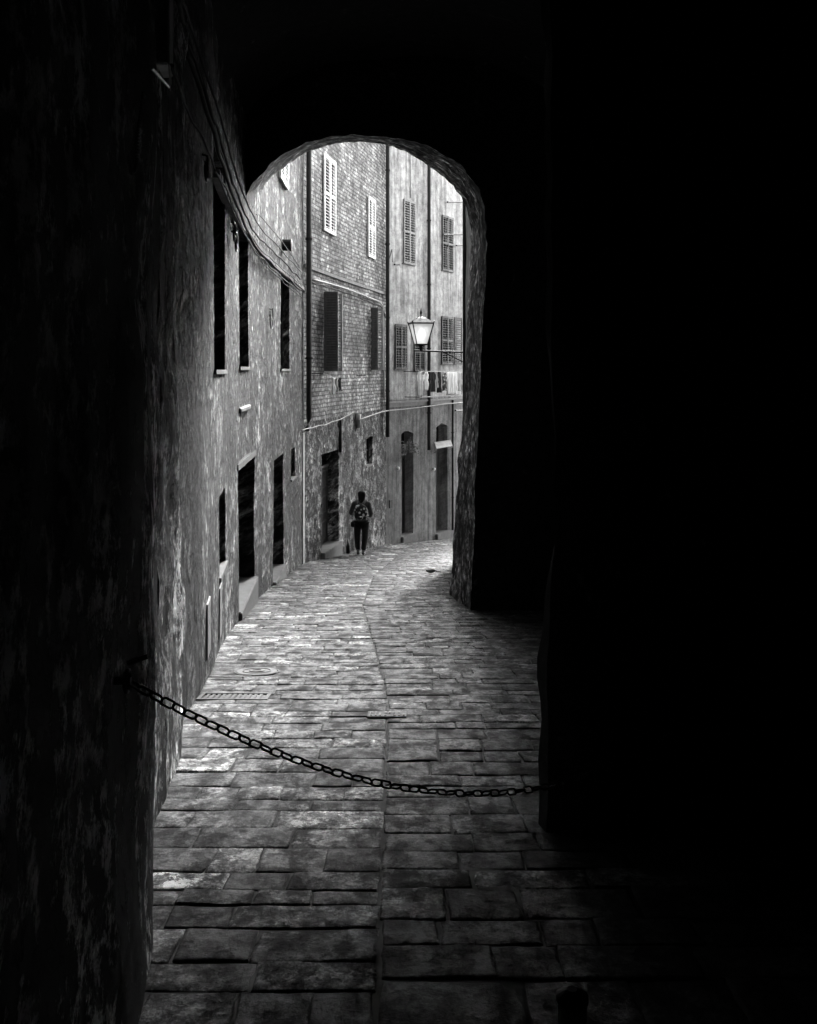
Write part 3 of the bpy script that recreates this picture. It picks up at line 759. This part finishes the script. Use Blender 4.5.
# ------------------------------------------------------------------ house on the right, mostly hidden by the arch
Rt = empty('corner_house', (4, 24, gz(24)), 'low rendered house behind the arch jamb carrying the lamp bracket', 'house')
bm = wall(RIGHT, -5.4, 6.6, [dict(u0=8.9, u1=10, z0=-3.2, z1=-1.0, depth=.3), dict(u0=3, u1=4, z0=.8, z1=2.4, depth=.25), dict(u0=12.5, u1=13.5, z0=.6, z1=2.2, depth=.25)], .35, .02); bmesh.ops.recalc_face_normals(bm, faces=bm.faces); obj('wall', bm, m_plaster('corner_render', .2, .42, .6, 17), Rt)
door_in(RIGHT, dict(u0=8.9, u1=10, z0=-3.2, z1=-1.0, depth=.3), Rt)
for u_ in (3, 12.5): window_in(RIGHT, dict(u0=u_, u1=u_ + 1, z0=.8 if u_ == 3 else .6, z1=2.4 if u_ == 3 else 2.2, depth=.25), Rt)
bm = bmesh.new(); tube(bm, [(1.29, 22.9, -2.9), (1.29, 22.9, 5.2), (1.29, 22.9, 6.5)], .05, 10); obj('downpipe', bm, 'pipe', Rt, smooth=True)
shell(Rt, [((1.45, 16.0), (6.5, 16.0)), ((6.5, 16.0), (11.5, 38)), ((11.5, 38), (7.5, 40))], -5.4, 6.6)
roof(Rt, [(1.5, 16.2), (1.45, 24), (2.5, 28), (7.6, 39.8), (11.5, 38), (6.5, 16.2)], 6.62, .15)

# ------------------------------------------------------------------ street lamp on its bracket
LY = 22.9
lx = (420.5 - 408) / F * LY
def lz(py): return EYE + (370 - py) / F * LY
lm = empty('street_lamp', (lx, LY, lz(350)), 'four sided glass street lantern on a long iron wall bracket', 'street lamp')
zt, zb = lz(323.5), lz(344.5); a, b = .235, .125
cs = [(-1, -1), (1, -1), (1, 1), (-1, 1)]
ca, sa = math.cos(R(12)), math.sin(R(12))
def lp(x, y, z): return Vector((lx + x * ca - y * sa, LY + x * sa + y * ca, z))
bm = bmesh.new()
for sx, sy in cs: tube(bm, [lp(sx * b, sy * b, zb), lp(sx * (a + .02), sy * (a + .02), zt + .05)], .014, 6)
for k in range(4):
    (x0, y0), (x1, y1) = cs[k], cs[(k + 1) % 4]
    tube(bm, [lp(x0 * a, y0 * a, zt), lp(x1 * a, y1 * a, zt)], .018, 6); tube(bm, [lp(x0 * b, y0 * b, zb), lp(x1 * b, y1 * b, zb)], .018, 6)
obj('lantern_frame', bm, 'iron', lm)
bm = bmesh.new(); lo_ = [bm.verts.new(lp(x * b * .97, y * b * .97, zb)) for x, y in cs]; up_ = [bm.verts.new(lp(x * a * .97, y * a * .97, zt)) for x, y in cs]
for k in range(4): bm.faces.new((lo_[k], lo_[(k + 1) % 4], up_[(k + 1) % 4], up_[k]))
def m_frost():
    k = M('frosted_glass'); k.b.inputs['Transmission Weight'].default_value = .35
    k.b.inputs['Emission Color'].default_value = (1, 1, 1, 1)
    k.b.inputs['Emission Strength'].default_value = .02
    return k.done(.36, .5)
obj('glass', bm, m_frost(), lm)
bm = bmesh.new(); bmesh.ops.create_uvsphere(bm, u_segments=12, v_segments=8, radius=.06, matrix=Matrix.Translation((lx, LY, (zt + zb) / 2)) @ Matrix.Diagonal((1, 1, 1.9, 1)))
kb = M('lit_bulb'); kb.b.inputs['Emission Color'].default_value = (1, 1, 1, 1); kb.b.inputs['Emission Strength'].default_value = .6
obj('bulb', bm, kb.done(.8), lm, smooth=True)
bm = bmesh.new(); rg = [bm.verts.new(lp(x * (a + .01), y * (a + .01), zt + .02)) for x, y in cs]; r2 = [bm.verts.new(lp(x * .10, y * .10, zt + .12)) for x, y in cs]; tp = bm.verts.new((lx, LY, zt + .17))
bm.faces.new(rg[::-1])
for k in range(4): bm.faces.new((rg[k], rg[(k + 1) % 4], r2[(k + 1) % 4], r2[k])); bm.faces.new((r2[k], r2[(k + 1) % 4], tp))
obj('lantern_cap', bm, 'ironlit', lm)
bm = bmesh.new(); tube(bm, [(lx, LY, zt + .15), (lx, LY, zt + .2), (lx, LY, zt + .24), (lx, LY, zt + .29), (lx, LY, zt + .36)], [.02, .012, .028, .016, .003], 8); obj('finial', bm, 'iron', lm)
bm = bmesh.new(); tube(bm, [(lx, LY, zb), (lx, LY, zb - .05), (lx, LY, zb - .09), (lx, LY, lz(350.5))], [.1, .04, .05, .02], 8); obj('lantern_foot', bm, 'iron', lm)
bm = bmesh.new(); tube(bm, [(lx - .16, LY, lz(350.5)), (1.40, LY, lz(352.3))], .02, 8)
tube(bm, smoothpts([(lx + .45, LY, lz(351)), (lx + .75, LY, lz(352) - .12), (1.38, LY, lz(352) - .30)], 3), .013, 6); obj('bracket', bm, 'iron', lm)

# ------------------------------------------------------------------ laundry
def cloth(name, top_l, top_r, length, shape, mat, label, cat, group, th=.012, wave=.03):
    a, b = Vector(top_l), Vector(top_r); t = (b - a); W = t.length; t.normalize(); n = Vector((t.y, -t.x, 0)).normalized()
    NX, NZ = 12, 14; bm = bmesh.new(); L = {}
    sd = random.uniform(0, 50)
    for side in (0, 1):
        for i in range(NX + 1):
            for j in range(NZ + 1):
                s, v = i / NX - .5, j / NZ; wd, off = shape(v)
                p = (a + b) / 2 + t * (s * W * wd + off * W) - Vector((0, 0, v * length))
                p += n * (math.sin(s * 13 + sd) * wave * (.3 + v) + noise.noise(Vector((s * 3, v * 3, sd))) * wave + side * th)
                L[side, i, j] = bm.verts.new(p)
    for i in range(NX):
        for j in range(NZ):
            for side in (0, 1): bm.faces.new([L[side, i, j], L[side, i + 1, j], L[side, i + 1, j + 1], L[side, i, j + 1]][::1 if side else -1])
    ed = [(i, 0) for i in range(NX)] + [(NX, j) for j in range(NZ)] + [(i, NZ) for i in range(NX, 0, -1)] + [(0, j) for j in range(NZ, 0, -1)]
    for k in range(len(ed)):
        p, q_ = ed[k], ed[(k + 1) % len(ed)]; bm.faces.new((L[0, p[0], p[1]], L[0, q_[0], q_[1]], L[1, q_[0], q_[1]], L[1, p[0], p[1]]))
    bmesh.ops.recalc_face_normals(bm, faces=bm.faces)
    return tag(obj(name, bm, mat, smooth=True), label, cat, group)
m_white = m_simple('white_cotton', .75, .9, 0, .12, 8); m_cream = m_simple('pale_cotton', .5, .9, 0, .15, 8)
m_dark = m_simple('dark_cotton', .02, .9, 0, .4, 10); m_pat = (lambda k: k.done(k.ramp(k.noise(k.coords(), 9, 3), [(.45, .05), (.55, .5)], 'CONSTANT'), .9))(M('patterned_cotton'))
sh_shirt = lambda v: ((.62 if .0 <= v < .08 else 1.0 if v < .38 else .68), 0)
sh_towel = lambda v: (1, 0)
sh_sock = lambda v: (.55, .0 if v < .7 else .25)
OFF = .62
def line_z(px): return PLAST.z(px, 372.5 - (px - 415) * .05)
rk = empty('drying_rack', PLAST.pt(440, 398, .4), 'wall mounted clothes rack under the dark shutters on the plaster house', 'drying rack')
pa, pb = PLAST.pt(418, 373.5, OFF), PLAST.pt(463, 369.5, OFF)
pa.z = pb.z = (pa.z + pb.z) / 2
bm = bmesh.new(); tube(bm, [pa, pb], .014, 6); obj('line', bm, 'pipepale', rk)
qa, qb = PLAST.pt(419, 396, OFF), PLAST.pt(463, 396, OFF); qa.z = qb.z = (qa.z + qb.z) / 2
bm = bmesh.new(); tube(bm, [qa, qb], .016, 6); obj('rail', bm, 'pipepale', rk)
for f_ in (0.04, .96):
    bm = bmesh.new(); p = pa.lerp(pb, f_); n_ = PLAST.at(PLAST.u(430))[2]; tube(bm, [p, p - n_ * (OFF + .03)], .014, 6)
    q_ = qa.lerp(qb, f_); tube(bm, [q_, q_ - n_ * (OFF + .03)], .014, 6); tube(bm, [p, q_], .012, 6); obj('arm', bm, 'iron', rk)
LN = (pb - pa)
def onl(px):
    # point of the clothes line seen in column px
    m_ = (px - 408) / F; t_ = (pa.x - m_ * pa.y) / (m_ * LN.y - LN.x); return pa + LN * t_
G = 'washing hung on the rack of the plaster house'
for nm, x0, x1, ln, shp, mt, lb, ct in (
    ('shirt', 415.5, 422.5, .80, sh_shirt, m_cream, 'pale long shirt at the lamp end of the drying rack', 'shirt'),
    ('vest', 422.8, 428.2, .62, sh_shirt, m_white, 'white vest hung between pale shirt and black shirt', 'vest'),
    ('shirt', 429, 434.5, .68, sh_shirt, m_dark, 'black shirt hung beside the white vest', 'shirt'),
    ('sock', 435, 437, .55, sh_sock, m_cream, 'light sock hung between the two black garments', 'sock'),
    ('trousers', 437, 440.2, .72, sh_towel, m_dark, 'narrow black trousers hung next to the patterned cloth', 'trousers'),
    ('blouse', 441, 445.8, .66, sh_shirt, m_pat, 'patterned grey blouse hung beside the white towel', 'blouse'),
    ('towel', 446.3, 450.3, .78, sh_towel, m_white, 'bright white towel in the middle of the rack', 'towel'),
    ('sheet', 450.8, 456.5, .80, sh_towel, m_white, 'wide white sheet hung past the white towel', 'sheet'),
    ('pillowcase', 457.3, 462.3, .70, sh_towel, m_cream, 'pale pillowcase hung at the jamb end of the rack', 'pillowcase')):
    p, q_ = onl(x0), onl(x1); cloth(nm, p - Vector((0, 0, .015)), q_ - Vector((0, 0, .015)), ln, shp, mt, lb, ct, G)
# small washing line on the brick house
wl = empty('washing_line', BRICK.pt(345, 375, .1), 'thin washing line strung under the open window of the brick house', 'washing line')
pa2, pb2 = BRICK.pt(323, 373.5, .30), BRICK.pt(366, 373.5, .30); pb2.z = pa2.z - .08
bm = bmesh.new(); tube(bm, smoothpts([pa2, pa2.lerp(pb2, .3) - Vector((0, 0, .12)), pa2.lerp(pb2, .7) - Vector((0, 0, .12)), pb2], 5), .008, 5); obj('line', bm, 'pipepale', wl)
for p_, x_ in ((pa2, 323), (pb2, 366)):
    bm = bmesh.new(); n_ = BRICK.at(BRICK.u(x_))[2]; tube(bm, [p_, p_ - n_ * .33], .012, 6); obj('hook', bm, 'iron', wl)
pa = pa2.lerp(pb2, .0) - Vector((0, 0, .11)); LN = pb2 - pa2; LN.z = 0
for x0, x1, ln, mt, nm, lb in ((331.5, 334.2, .42, m_white, 'towel', 'small white cloth hung under the open window of the brick house'), (335, 337.2, .36, m_cream, 'sock', 'pale sock hung beside the small white cloth'), (337.8, 340, .34, m_pat, 'sock', 'mottled sock hung furthest from the small white cloth')):
    p, q_ = onl(x0), onl(x1); cloth(nm, p, q_, ln, sh_towel if nm == 'towel' else sh_sock, mt, lb, nm, 'small washing on the brick house')

# ------------------------------------------------------------------ cables along the left wall
def cable(px_pts, path_off, r, mat, label, name='cable', group='cables along the alley walls', k=6, jit=.03):
    P = []
    for x, y in px_pts:
        if x < 182: pt_ = PASSL.pt(x, y, path_off)
        elif x < 304: pt_ = HOUSE.pt(x, y, path_off)
        else: pt_ = BRICK.pt(x, y, path_off)
        P.append(pt_)
    bm = bmesh.new(); P = smoothpts(P, k)
    if jit: P = [p + Vector((0, 0, noise.noise(p * 2.3 + Vector((r * 999, 0, 0))) * jit)) for p in P]
    tube(bm, P, r * .75, 6); return tag(obj(name, bm, mat, smooth=True), label, 'cable', group)
base = [(176, 0), (190, 42), (205, 92), (213, 118), (222, 146), (235, 190), (255, 233), (280, 258), (300, 279)]
cable([(a, b - 18) for a, b in base[:2]] + [(207, 76), (223, 128), (237, 176), (256, 222), (281, 250), (301, 272)], .10, .016, 'cablepale', 'uppermost pale cable of the bundle on the house wall', jit=.05)
cable([(a, b) for a, b in base], .09, .020, 'cable', 'thick black cable under the uppermost pale one', jit=.05)
cable([(183, 28), (196, 68), (209, 108), (222, 156), (236, 202), (256, 244), (281, 268), (301, 286)], .08, .014, 'cablepale', 'thin pale cable running through the middle of the bundle', jit=.05)
cable([(185, 48), (200, 90), (214, 136), (226, 176), (240, 214), (258, 250), (281, 272), (301, 290)], .08, .024, 'cable', 'thickest black cable low in the wall bundle', jit=.06)
cable([(171, 62), (178, 85), (187, 112), (203, 138), (213, 165), (226, 190), (241, 226), (259, 256), (281, 277), (301, 294)], .07, .012, 'cablepale', 'lowest pale cable branching down to the pilaster strip', jit=.04)
cable([(214, 168), (228, 200), (243, 232), (262, 262), (288, 287), (301, 297)], .07, .010, 'cable', 'thin black cable just above the narrow windows')
cable([(256, 214), (262, 218), (280, 240), (300, 268)], .14, .011, 'cablepale', 'loose pale cable leaving the arch foot above the bundle')
cable([(310, 282), (330, 288), (352, 295), (372, 303), (381, 307), (385, 318)], .10, .026, 'cable', 'dark cable looping across the brick house ledge')
cable([(301, 430), (318, 426), (338, 420), (352, 413), (353, 412)], .09, .02, 'pipepale', 'pale sagging cable above the brick house door')
P_ = [BRICK.pt(x, y, .12) for x, y in ((358, 420), (372, 415), (385, 411))] + [PLAST.pt(x, y, .16) for x, y in ((400, 409.5), (415, 408), (430, 406), (445, 404), (462, 402.5))]
bm = bmesh.new(); tube(bm, smoothpts(P_, 3), .018, 6); tag(obj('cable', bm, 'pipepale', smooth=True), 'long pale cable stretched across the plaster house below its ledge', 'cable', 'cables along the alley walls')
# junction box among the cables
jb = empty('junction_box', HOUSE.pt(288, 246, .1), 'dark round junction box where the cables meet near the downpipe', 'junction box')
q_ = HOUSE.pt(288.5, 245, .12); n_ = HOUSE.at(HOUSE.u(288))[2]
bm = bmesh.new(); tube(bm, [q_ - n_ * .13, q_ + n_ * .02], .11, 14); obj('box', bm, 'pipe', jb)
bm = bmesh.new(); tube(bm, [q_ + n_ * .02, q_ + n_ * .05, q_ + n_ * .07], [.12, .12, .05], 14); obj('lid', bm, 'iron', jb)
# iron hooks and rings on the wall
def hook(px, py, r, path, label, n2=1):
    bm = bmesh.new()
    for s in range(n2):
        c_ = path.pt(px, py, .05) + Vector((0, .12 * s, -.1 * s)); t = path.at(path.u(px))[1]
        tube(bm, [c_ + t * math.cos(a_) * r + Vector((0, 0, math.sin(a_) * r)) for a_ in [R(-200 + k * 20) for k in range(13 if n2 == 1 else 18)]], .011, 6)
        tube(bm, [c_ + t * r, c_ + t * r + Vector((0, 0, .12)), c_ + t * r + Vector((-.08 if path is not PASSL else -.05, 0, .14))], .011, 6)
    return tag(obj('iron_hook', bm, 'iron', smooth=True), label, 'hook', 'iron hooks on the house wall')
hook(206, 168, .10, HOUSE, 'large open iron hook under the cables before the tallest window')
hook(234, 232, .11, HOUSE, 'pair of iron rings hung from the cables above the bricked up window', 2)
hook(271, 316, .22, HOUSE, 'wide iron hoop on the wall before the third upper window')
# thin hanging chain on the dark wall
hc = [PASSL.pt(x, y, .05) for x, y in ((143, 92), (141, 110), (138.5, 128), (137.5, 148), (136, 165), (132, 173), (130, 168), (128.5, 155))]
bm = bmesh.new(); pts = smoothpts(hc, 6)
for k, p in enumerate(pts[:-1]):
    q_ = pts[k + 1]; tube(bm, [p, p.lerp(q_, .5), p.lerp(q_, .8)], [.004, .007, .004], 5)
tag(obj('hanging_chain', bm, m_simple('bright_steel', .7, .3, .5), smooth=True), 'thin bright chain looped down the black passage wall', 'chain')
for a_, b_, lb in (((151, 68), (159, 87), 'short lower wire on the black wall beside the pilaster strip'), ((162, 64), (170, 84), 'short bright wire crossing the foot of the pilaster strip')):
    bm = bmesh.new(); tube(bm, [PASSL.pt(*a_, .09), PASSL.pt(*b_, .09)], .006, 5); tag(obj('wire', bm, m_simple('bright_wire', .6, .4, .3)), lb, 'wire', 'short wires on the passage wall')

# ------------------------------------------------------------------ chain across the passage
ch = empty('barrier_chain', (0.1, 4.2, .3), 'heavy iron chain sagging across the alley from the black wall', 'chain')
A0 = PASSL.pt(127, 681, .02); B0 = Vector((1.22, 4.68, -.13))
# parabola through the anchors, lowest near (430, 776)
def cz(x):
    x0, z0 = A0.x, A0.z; xm = .9; zm = -.14
    k2 = (z0 - zm) / (x0 - xm) ** 2
    return zm + (k2 if x < xm else (B0.z - zm) / (B0.x - xm) ** 2) * (x - xm) ** 2
pts = []; x = A0.x
while x < B0.x:
    pts.append(Vector((x, A0.y + (B0.y - A0.y) * (x - A0.x) / (B0.x - A0.x), cz(x)))); 
    h_ = .01; sl_ = (cz(x + h_) - cz(x)) / h_; x += .038 / math.sqrt(1 + sl_ * sl_)
def link_mesh(flat):
    bm = bmesh.new(); n1, n2 = 18, 6; rings = []
    for k in range(n1):
        a_ = 2 * math.pi * k / n1; cx, cy = math.cos(a_), math.sin(a_)
        c_ = Vector((.0145 * (1 if cx > 0 else -1) * (1 if abs(cx) > 1e-6 else 0) + .0095 * cx, .0115 * cy, 0)); d_ = Vector((cx, cy, 0))
        rings.append([bm.verts.new(c_ + (d_ * math.cos(m_ * 2 * math.pi / n2) + Vector((0, 0, 1)) * math.sin(m_ * 2 * math.pi / n2)) * .0039) for m_ in range(n2)])
    for k in range(n1):
        A, Bq = rings[k], rings[(k + 1) % n1]
        for m_ in range(n2): bm.faces.new((A[m_], A[(m_ + 1) % n2], Bq[(m_ + 1) % n2], Bq[m_]))
    bmesh.ops.recalc_face_normals(bm, faces=bm.faces)
    me = bpy.data.meshes.new('link'); bm.to_mesh(me); bm.free(); me.materials.append(MT['iron'])
    for p in me.polygons: p.use_smooth = True
    return me
lme = link_mesh(0)
for k in range(len(pts) - 1):
    p, q_ = pts[k], pts[k + 1]; d_ = (q_ - p).normalized()
    o = bpy.data.objects.new('link', lme); C.objects.link(o); o.parent = ch
    rot = d_.to_track_quat('X', 'Z').to_matrix().to_4x4() @ Matrix.Rotation(R(90 if k % 2 else 8) + random.uniform(-.25, .25) + R(35), 4, 'X')
    o.matrix_local = Matrix.Translation((p + q_) / 2 - ch.location) @ rot
bm = bmesh.new(); tube(bm, [A0 + Vector((-.1, 0, .0)), A0 + Vector((.01, 0, 0))], .012, 8)
tube(bm, [A0 + Vector((-.0, math.cos(R(k * 30)) * .03, math.sin(R(k * 30)) * .03)) for k in range(13)], .007, 6); obj('wall_ring', bm, 'ironlit', ch)
bm = bmesh.new(); tube(bm, [B0 + Vector((0, .1, 0)), B0 + Vector((0, -.02, 0))], .012, 8)
tube(bm, [B0 + Vector((math.cos(R(k * 30)) * .03, -.01, math.sin(R(k * 30)) * .03)) for k in range(13)], .007, 6); obj('wall_ring', bm, 'ironlit', ch)
bm = bmesh.new(); q_ = PASSL.pt(127, 663, .0); tube(bm, [q_, q_ + Vector((.06, 0, .02))], .008, 6); tag(obj('iron_staple', bm, 'ironlit'), 'small iron staple in the black wall just above the chain anchor', 'staple')
# bollard in the dark near the camera
bo = empty('bollard', (.36, 2.2, gz(2.2)), 'slim pale bollard standing in the dark in front of the chain', 'bollard')
bm = bmesh.new(); tube(bm, [(.36, 2.2, gz(2.2) - .1), (.36, 2.2, EYE - .63 * 2.2 + .0)], .032, 16); obj('post', bm, m_simple('bollard_paint', .8, .5, 0), bo, smooth=True)
bm = bmesh.new(); z_ = EYE - .63 * 2.2; tube(bm, [(.36, 2.2, z_), (.36, 2.2, z_ + .01), (.36, 2.2, z_ + .025)], [.036, .036, .012], 16); obj('cap', bm, 'iron', bo)

# ------------------------------------------------------------------ weeds growing from the first plaster doorway
bm = bmesh.new(); c_ = PLAST.pt(407.5, 446, .0); stems = []
for k in range(46):
    d_ = Vector((random.uniform(-.55, .65), -random.uniform(.1, .7), random.uniform(-.25, .45))); e_ = c_ + d_ * random.uniform(.4, 1); e_.z -= d_.length * .22
    tube(bm, [c_, c_.lerp(e_, .5) + Vector((0, 0, .06)), e_], .006, 4)
    for j in range(9):
        p = c_.lerp(e_, random.uniform(.35, 1)) + Vector([random.uniform(-.05, .05) for _ in range(3)])
        t_ = Vector([random.uniform(-1, 1) for _ in range(3)]).normalized() * .06; s_ = t_.cross(Vector([random.uniform(-1, 1) for _ in range(3)])).normalized() * .022
        bm.faces.new([bm.verts.new(v_) for v_ in (p, p + t_ * .5 + s_, p + t_, p + t_ * .5 - s_)])
tag(obj('hanging_plant', bm, m_simple('dusty_leaves', .16, .7)), 'straggly plant hanging over the first tall doorway of the plaster house', 'plant')
# small bottle left at the foot of the brick wall
bm = bmesh.new(); q_ = BRICK.pt(347.5, 553, .12); q_.z = gz(q_.y) + .01
tube(bm, [q_, q_ + Vector((0, 0, .02)), q_ + Vector((0, 0, .2)), q_ + Vector((0, 0, .27)), q_ + Vector((0, 0, .36))], [.05, .055, .055, .022, .02], 12)
tag(obj('bottle', bm, m_simple('dark_bottle', .015, .15), smooth=True), 'dark bottle left on the paving against the brick house', 'bottle')
# stone lying in the street
bm = bmesh.new(); bmesh.ops.create_icosphere(bm, subdivisions=2, radius=.07, matrix=Matrix.Translation(((430 - 408) / F * 20.6, 20.6, gz(20.6) + .03)) @ Matrix.Diagonal((1.4, 1, .6, 1)))
for v in bm.verts: v.co += Vector([noise.noise(v.co * 9 + Vector((k, 0, 0))) * .03 for k in (0, 5, 9)])
tag(obj('leaf_litter', bm, 'mortar'), 'small dark clump of leaves lying on the bright paving beyond the arch', 'leaves')

# ------------------------------------------------------------------ the walking person
def skin(name, verts, edges, root=0, sub=2, mat=None, parent=None):
    me = bpy.data.meshes.new(name); me.from_pydata([v[:3] for v in verts], edges, []); me.update()
    o = bpy.data.objects.new(name, me); C.objects.link(o)
    sk = o.modifiers.new('s', 'SKIN'); sk.use_smooth_shade = True
    for i, v in enumerate(verts):
        d_ = me.skin_vertices[0].data[i]; r_ = v[3]; d_.radius = r_ if isinstance(r_, tuple) else (r_, r_); d_.use_root = (i == root)
    ss = o.modifiers.new('u', 'SUBSURF'); ss.levels = sub
    dgp = bpy.context.evaluated_depsgraph_get(); me2 = bpy.data.meshes.new_from_object(o.evaluated_get(dgp))
    bpy.data.objects.remove(o); bm = bmesh.new(); bm.from_mesh(me2)
    return bm
PY = 26.7; PX = (361 - 408) / F * PY; PZ = gz(PY)
pe = empty('person', (PX, PY, PZ), 'person with dark hair and jeans walking away down the alley', 'person')
# local: x right, y forward (away from the camera), z up
BV = [(0, 0, .93, (.15, .11)), (0, 0, 1.08, (.135, .10)), (0, .0, 1.25, (.165, .11)), (0, .0, 1.39, (.14, .09)), (0, .01, 1.47, .055), (.01, .03, 1.54, .075), (.012, .035, 1.62, (.085, .095)), (.012, .035, 1.68, .06),
      (-.09, 0, .86, .09), (-.10, .05, .50, .062), (-.09, -.02, .10, .042), (-.09, .12, .04, (.042, .03)),
      (.09, 0, .86, .09), (.09, .0, .50, .062), (.06, -.12, .12, .042), (.07, 0.0, .05, (.042, .03)),
      (-.19, 0, 1.36, .06), (-.29, -.04, 1.10, .045), (-.17, .20, 1.08, .032), (-.12, .27, 1.09, (.036, .018)),
      (.19, 0, 1.36, .06), (.26, -.03, 1.09, .045), (.20, .20, .98, .032), (.17, .28, .98, (.036, .018))]
BE = [(0, 1), (1, 2), (2, 3), (3, 4), (4, 5), (5, 6), (6, 7), (0, 8), (8, 9), (9, 10), (10, 11), (0, 12), (12, 13), (13, 14), (14, 15), (3, 16), (16, 17), (17, 18), (18, 19), (3, 20), (20, 21), (21, 22), (22, 23)]
for wrist, sgn in ((19, 1), (23, -1)):
    wx, wy, wz = BV[wrist][:3]
    for k, (dz_, ln) in enumerate(((.03, .075), (.01, .085), (-.01, .08), (-.03, .065))):
        i = len(BV); BV += [(wx + .02 * sgn, wy + .05, wz + dz_, .009), (wx + .04 * sgn, wy + .05 + ln * .6, wz + dz_ - .01, .008), (wx + .07 * sgn, wy + .05 + ln * .7, wz + dz_ - .02, .007)]
        BE += [(wrist, i), (i, i + 1), (i + 1, i + 2)]
    i = len(BV); BV += [(wx + .05 * sgn, wy + .02, wz + .04, .010), (wx + .075 * sgn, wy + .05, wz + .045, .009)]; BE += [(wrist, i), (i, i + 1)]
def place(bm):
    T = Matrix.Translation((PX, PY, PZ + .01)) @ Matrix.Rotation(R(-4), 4, 'Z'); bmesh.ops.transform(bm, matrix=T, verts=bm.verts); return bm
bm = skin('body', BV, BE); place(bm); obj('body', bm, m_simple('skin', .25, .6, 0, .1), pe, smooth=True)
JV = [(0, 0, .90, (.17, .13)), (0, 0, 1.08, (.155, .12)), (0, 0, 1.26, (.185, .13)), (0, 0, 1.40, (.15, .105)), (0, .01, 1.455, .07),
      (-.19, 0, 1.36, .08), (-.295, -.04, 1.10, .062), (-.20, .17, 1.08, .048), (.19, 0, 1.36, .08), (.265, -.03, 1.09, .062), (.215, .17, .995, .048)]
bm = skin('jacket', JV, [(0, 1), (1, 2), (2, 3), (3, 4), (3, 5), (5, 6), (6, 7), (3, 8), (8, 9), (9, 10)]); place(bm); obj('jacket', bm, m_simple('dark_jacket', .05, .85, 0, .6, 14), pe, smooth=True)
TV = [(0, 0, .93, (.165, .125)), (-.095, 0, .84, .125), (-.12, .06, .50, .09), (-.09, .0, .10, .07), (.095, 0, .84, .125), (.10, 0, .50, .09), (.065, -.12, .12, .07)]
bm = skin('trousers', TV, [(0, 1), (1, 2), (2, 3), (0, 4), (4, 5), (5, 6)]); place(bm); obj('trousers', bm, m_simple('dark_denim', .022, .9, 0, .4, 20), pe, smooth=True)
for s_ in (0, 1):
    a_ = [(-.09, -.05, .045, .045), (-.09, .05, .04, .045), (-.09, .15, .03, .035)] if not s_ else [(.062, -.17, .07, .042), (.067, -.06, .045, .042), (.07, .03, .035, .035)]
    bm = skin('shoe', a_, [(0, 1), (1, 2)]); place(bm); obj('shoe', bm, m_simple('shoe_leather', .03, .5), pe, smooth=True)
bm = skin('hair', [(.012, .02, 1.70, (.10, .10)), (.012, .0, 1.62, (.125, .115)), (.01, -.03, 1.53, (.11, .08)), (0, -.06, 1.43, (.075, .05)), (0, -.07, 1.37, .03)], [(0, 1), (1, 2), (2, 3), (3, 4)]); place(bm); obj('hair', bm, m_simple('dark_hair', .008, .6), pe, smooth=True)
# backpack and bag
bp = empty('backpack', (PX, PY - .22, PZ + 1.0), 'mottled patterned backpack worn by the walking person', 'backpack')
bm = skin('pack', [(0, -.20, .94, (.16, .10)), (0, -.23, 1.10, (.20, .12)), (0, -.21, 1.26, (.19, .11)), (0, -.17, 1.38, (.12, .07))], [(0, 1), (1, 2), (2, 3)]); place(bm)
kp = M('patterned_pack'); obj('pack', bm, kp.done(kp.ramp(kp.voro(kp.coords(), 13), [(.0, .8), (.36, .5), (.46, .02)]), .8), bp, smooth=True)
bm = skin('pocket', [(0, -.34, .98, (.10, .04)), (0, -.35, 1.08, (.10, .045))], [(0, 1)]); place(bm); obj('pocket', bm, kp.m, bp, smooth=True)
for sx in (-1, 1):
    bm = bmesh.new(); tube(bm, smoothpts([(sx * .09, -.14, 1.36), (sx * .11, -.02, 1.485), (sx * .12, .12, 1.40), (sx * .13, .13, 1.2), (sx * .15, -.05, 1.0), (sx * .11, -.17, .98)], 4), .018, 6); place(bm); obj('strap', bm, m_simple('pack_strap', .2, .8), bp, smooth=True)
bg_ = empty('shoulder_bag', (PX - .2, PY, PZ + .75), 'dark bag hanging at the hip of the walking person', 'bag')
bm = skin('pouch', [(-.20, .0, .90, (.03, .08)), (-.21, .0, .80, (.04, .09)), (-.21, .0, .72, (.035, .09))], [(0, 1), (1, 2)]); place(bm); obj('pouch', bm, m_simple('dark_bag', .015, .8), bg_, smooth=True)
bm = bmesh.new(); tube(bm, smoothpts([(-.24, .06, .94), (-.25, .1, 1.15), (-.12, .12, 1.42), (0.03, .0, 1.52), (-.05, -.13, 1.40), (-.26, -.08, 1.1), (-.24, -.06, .94)], 4), .01, 5); place(bm); obj('bag_strap', bm, m_simple('bag_strap_cloth', .03, .8), bg_, smooth=True)
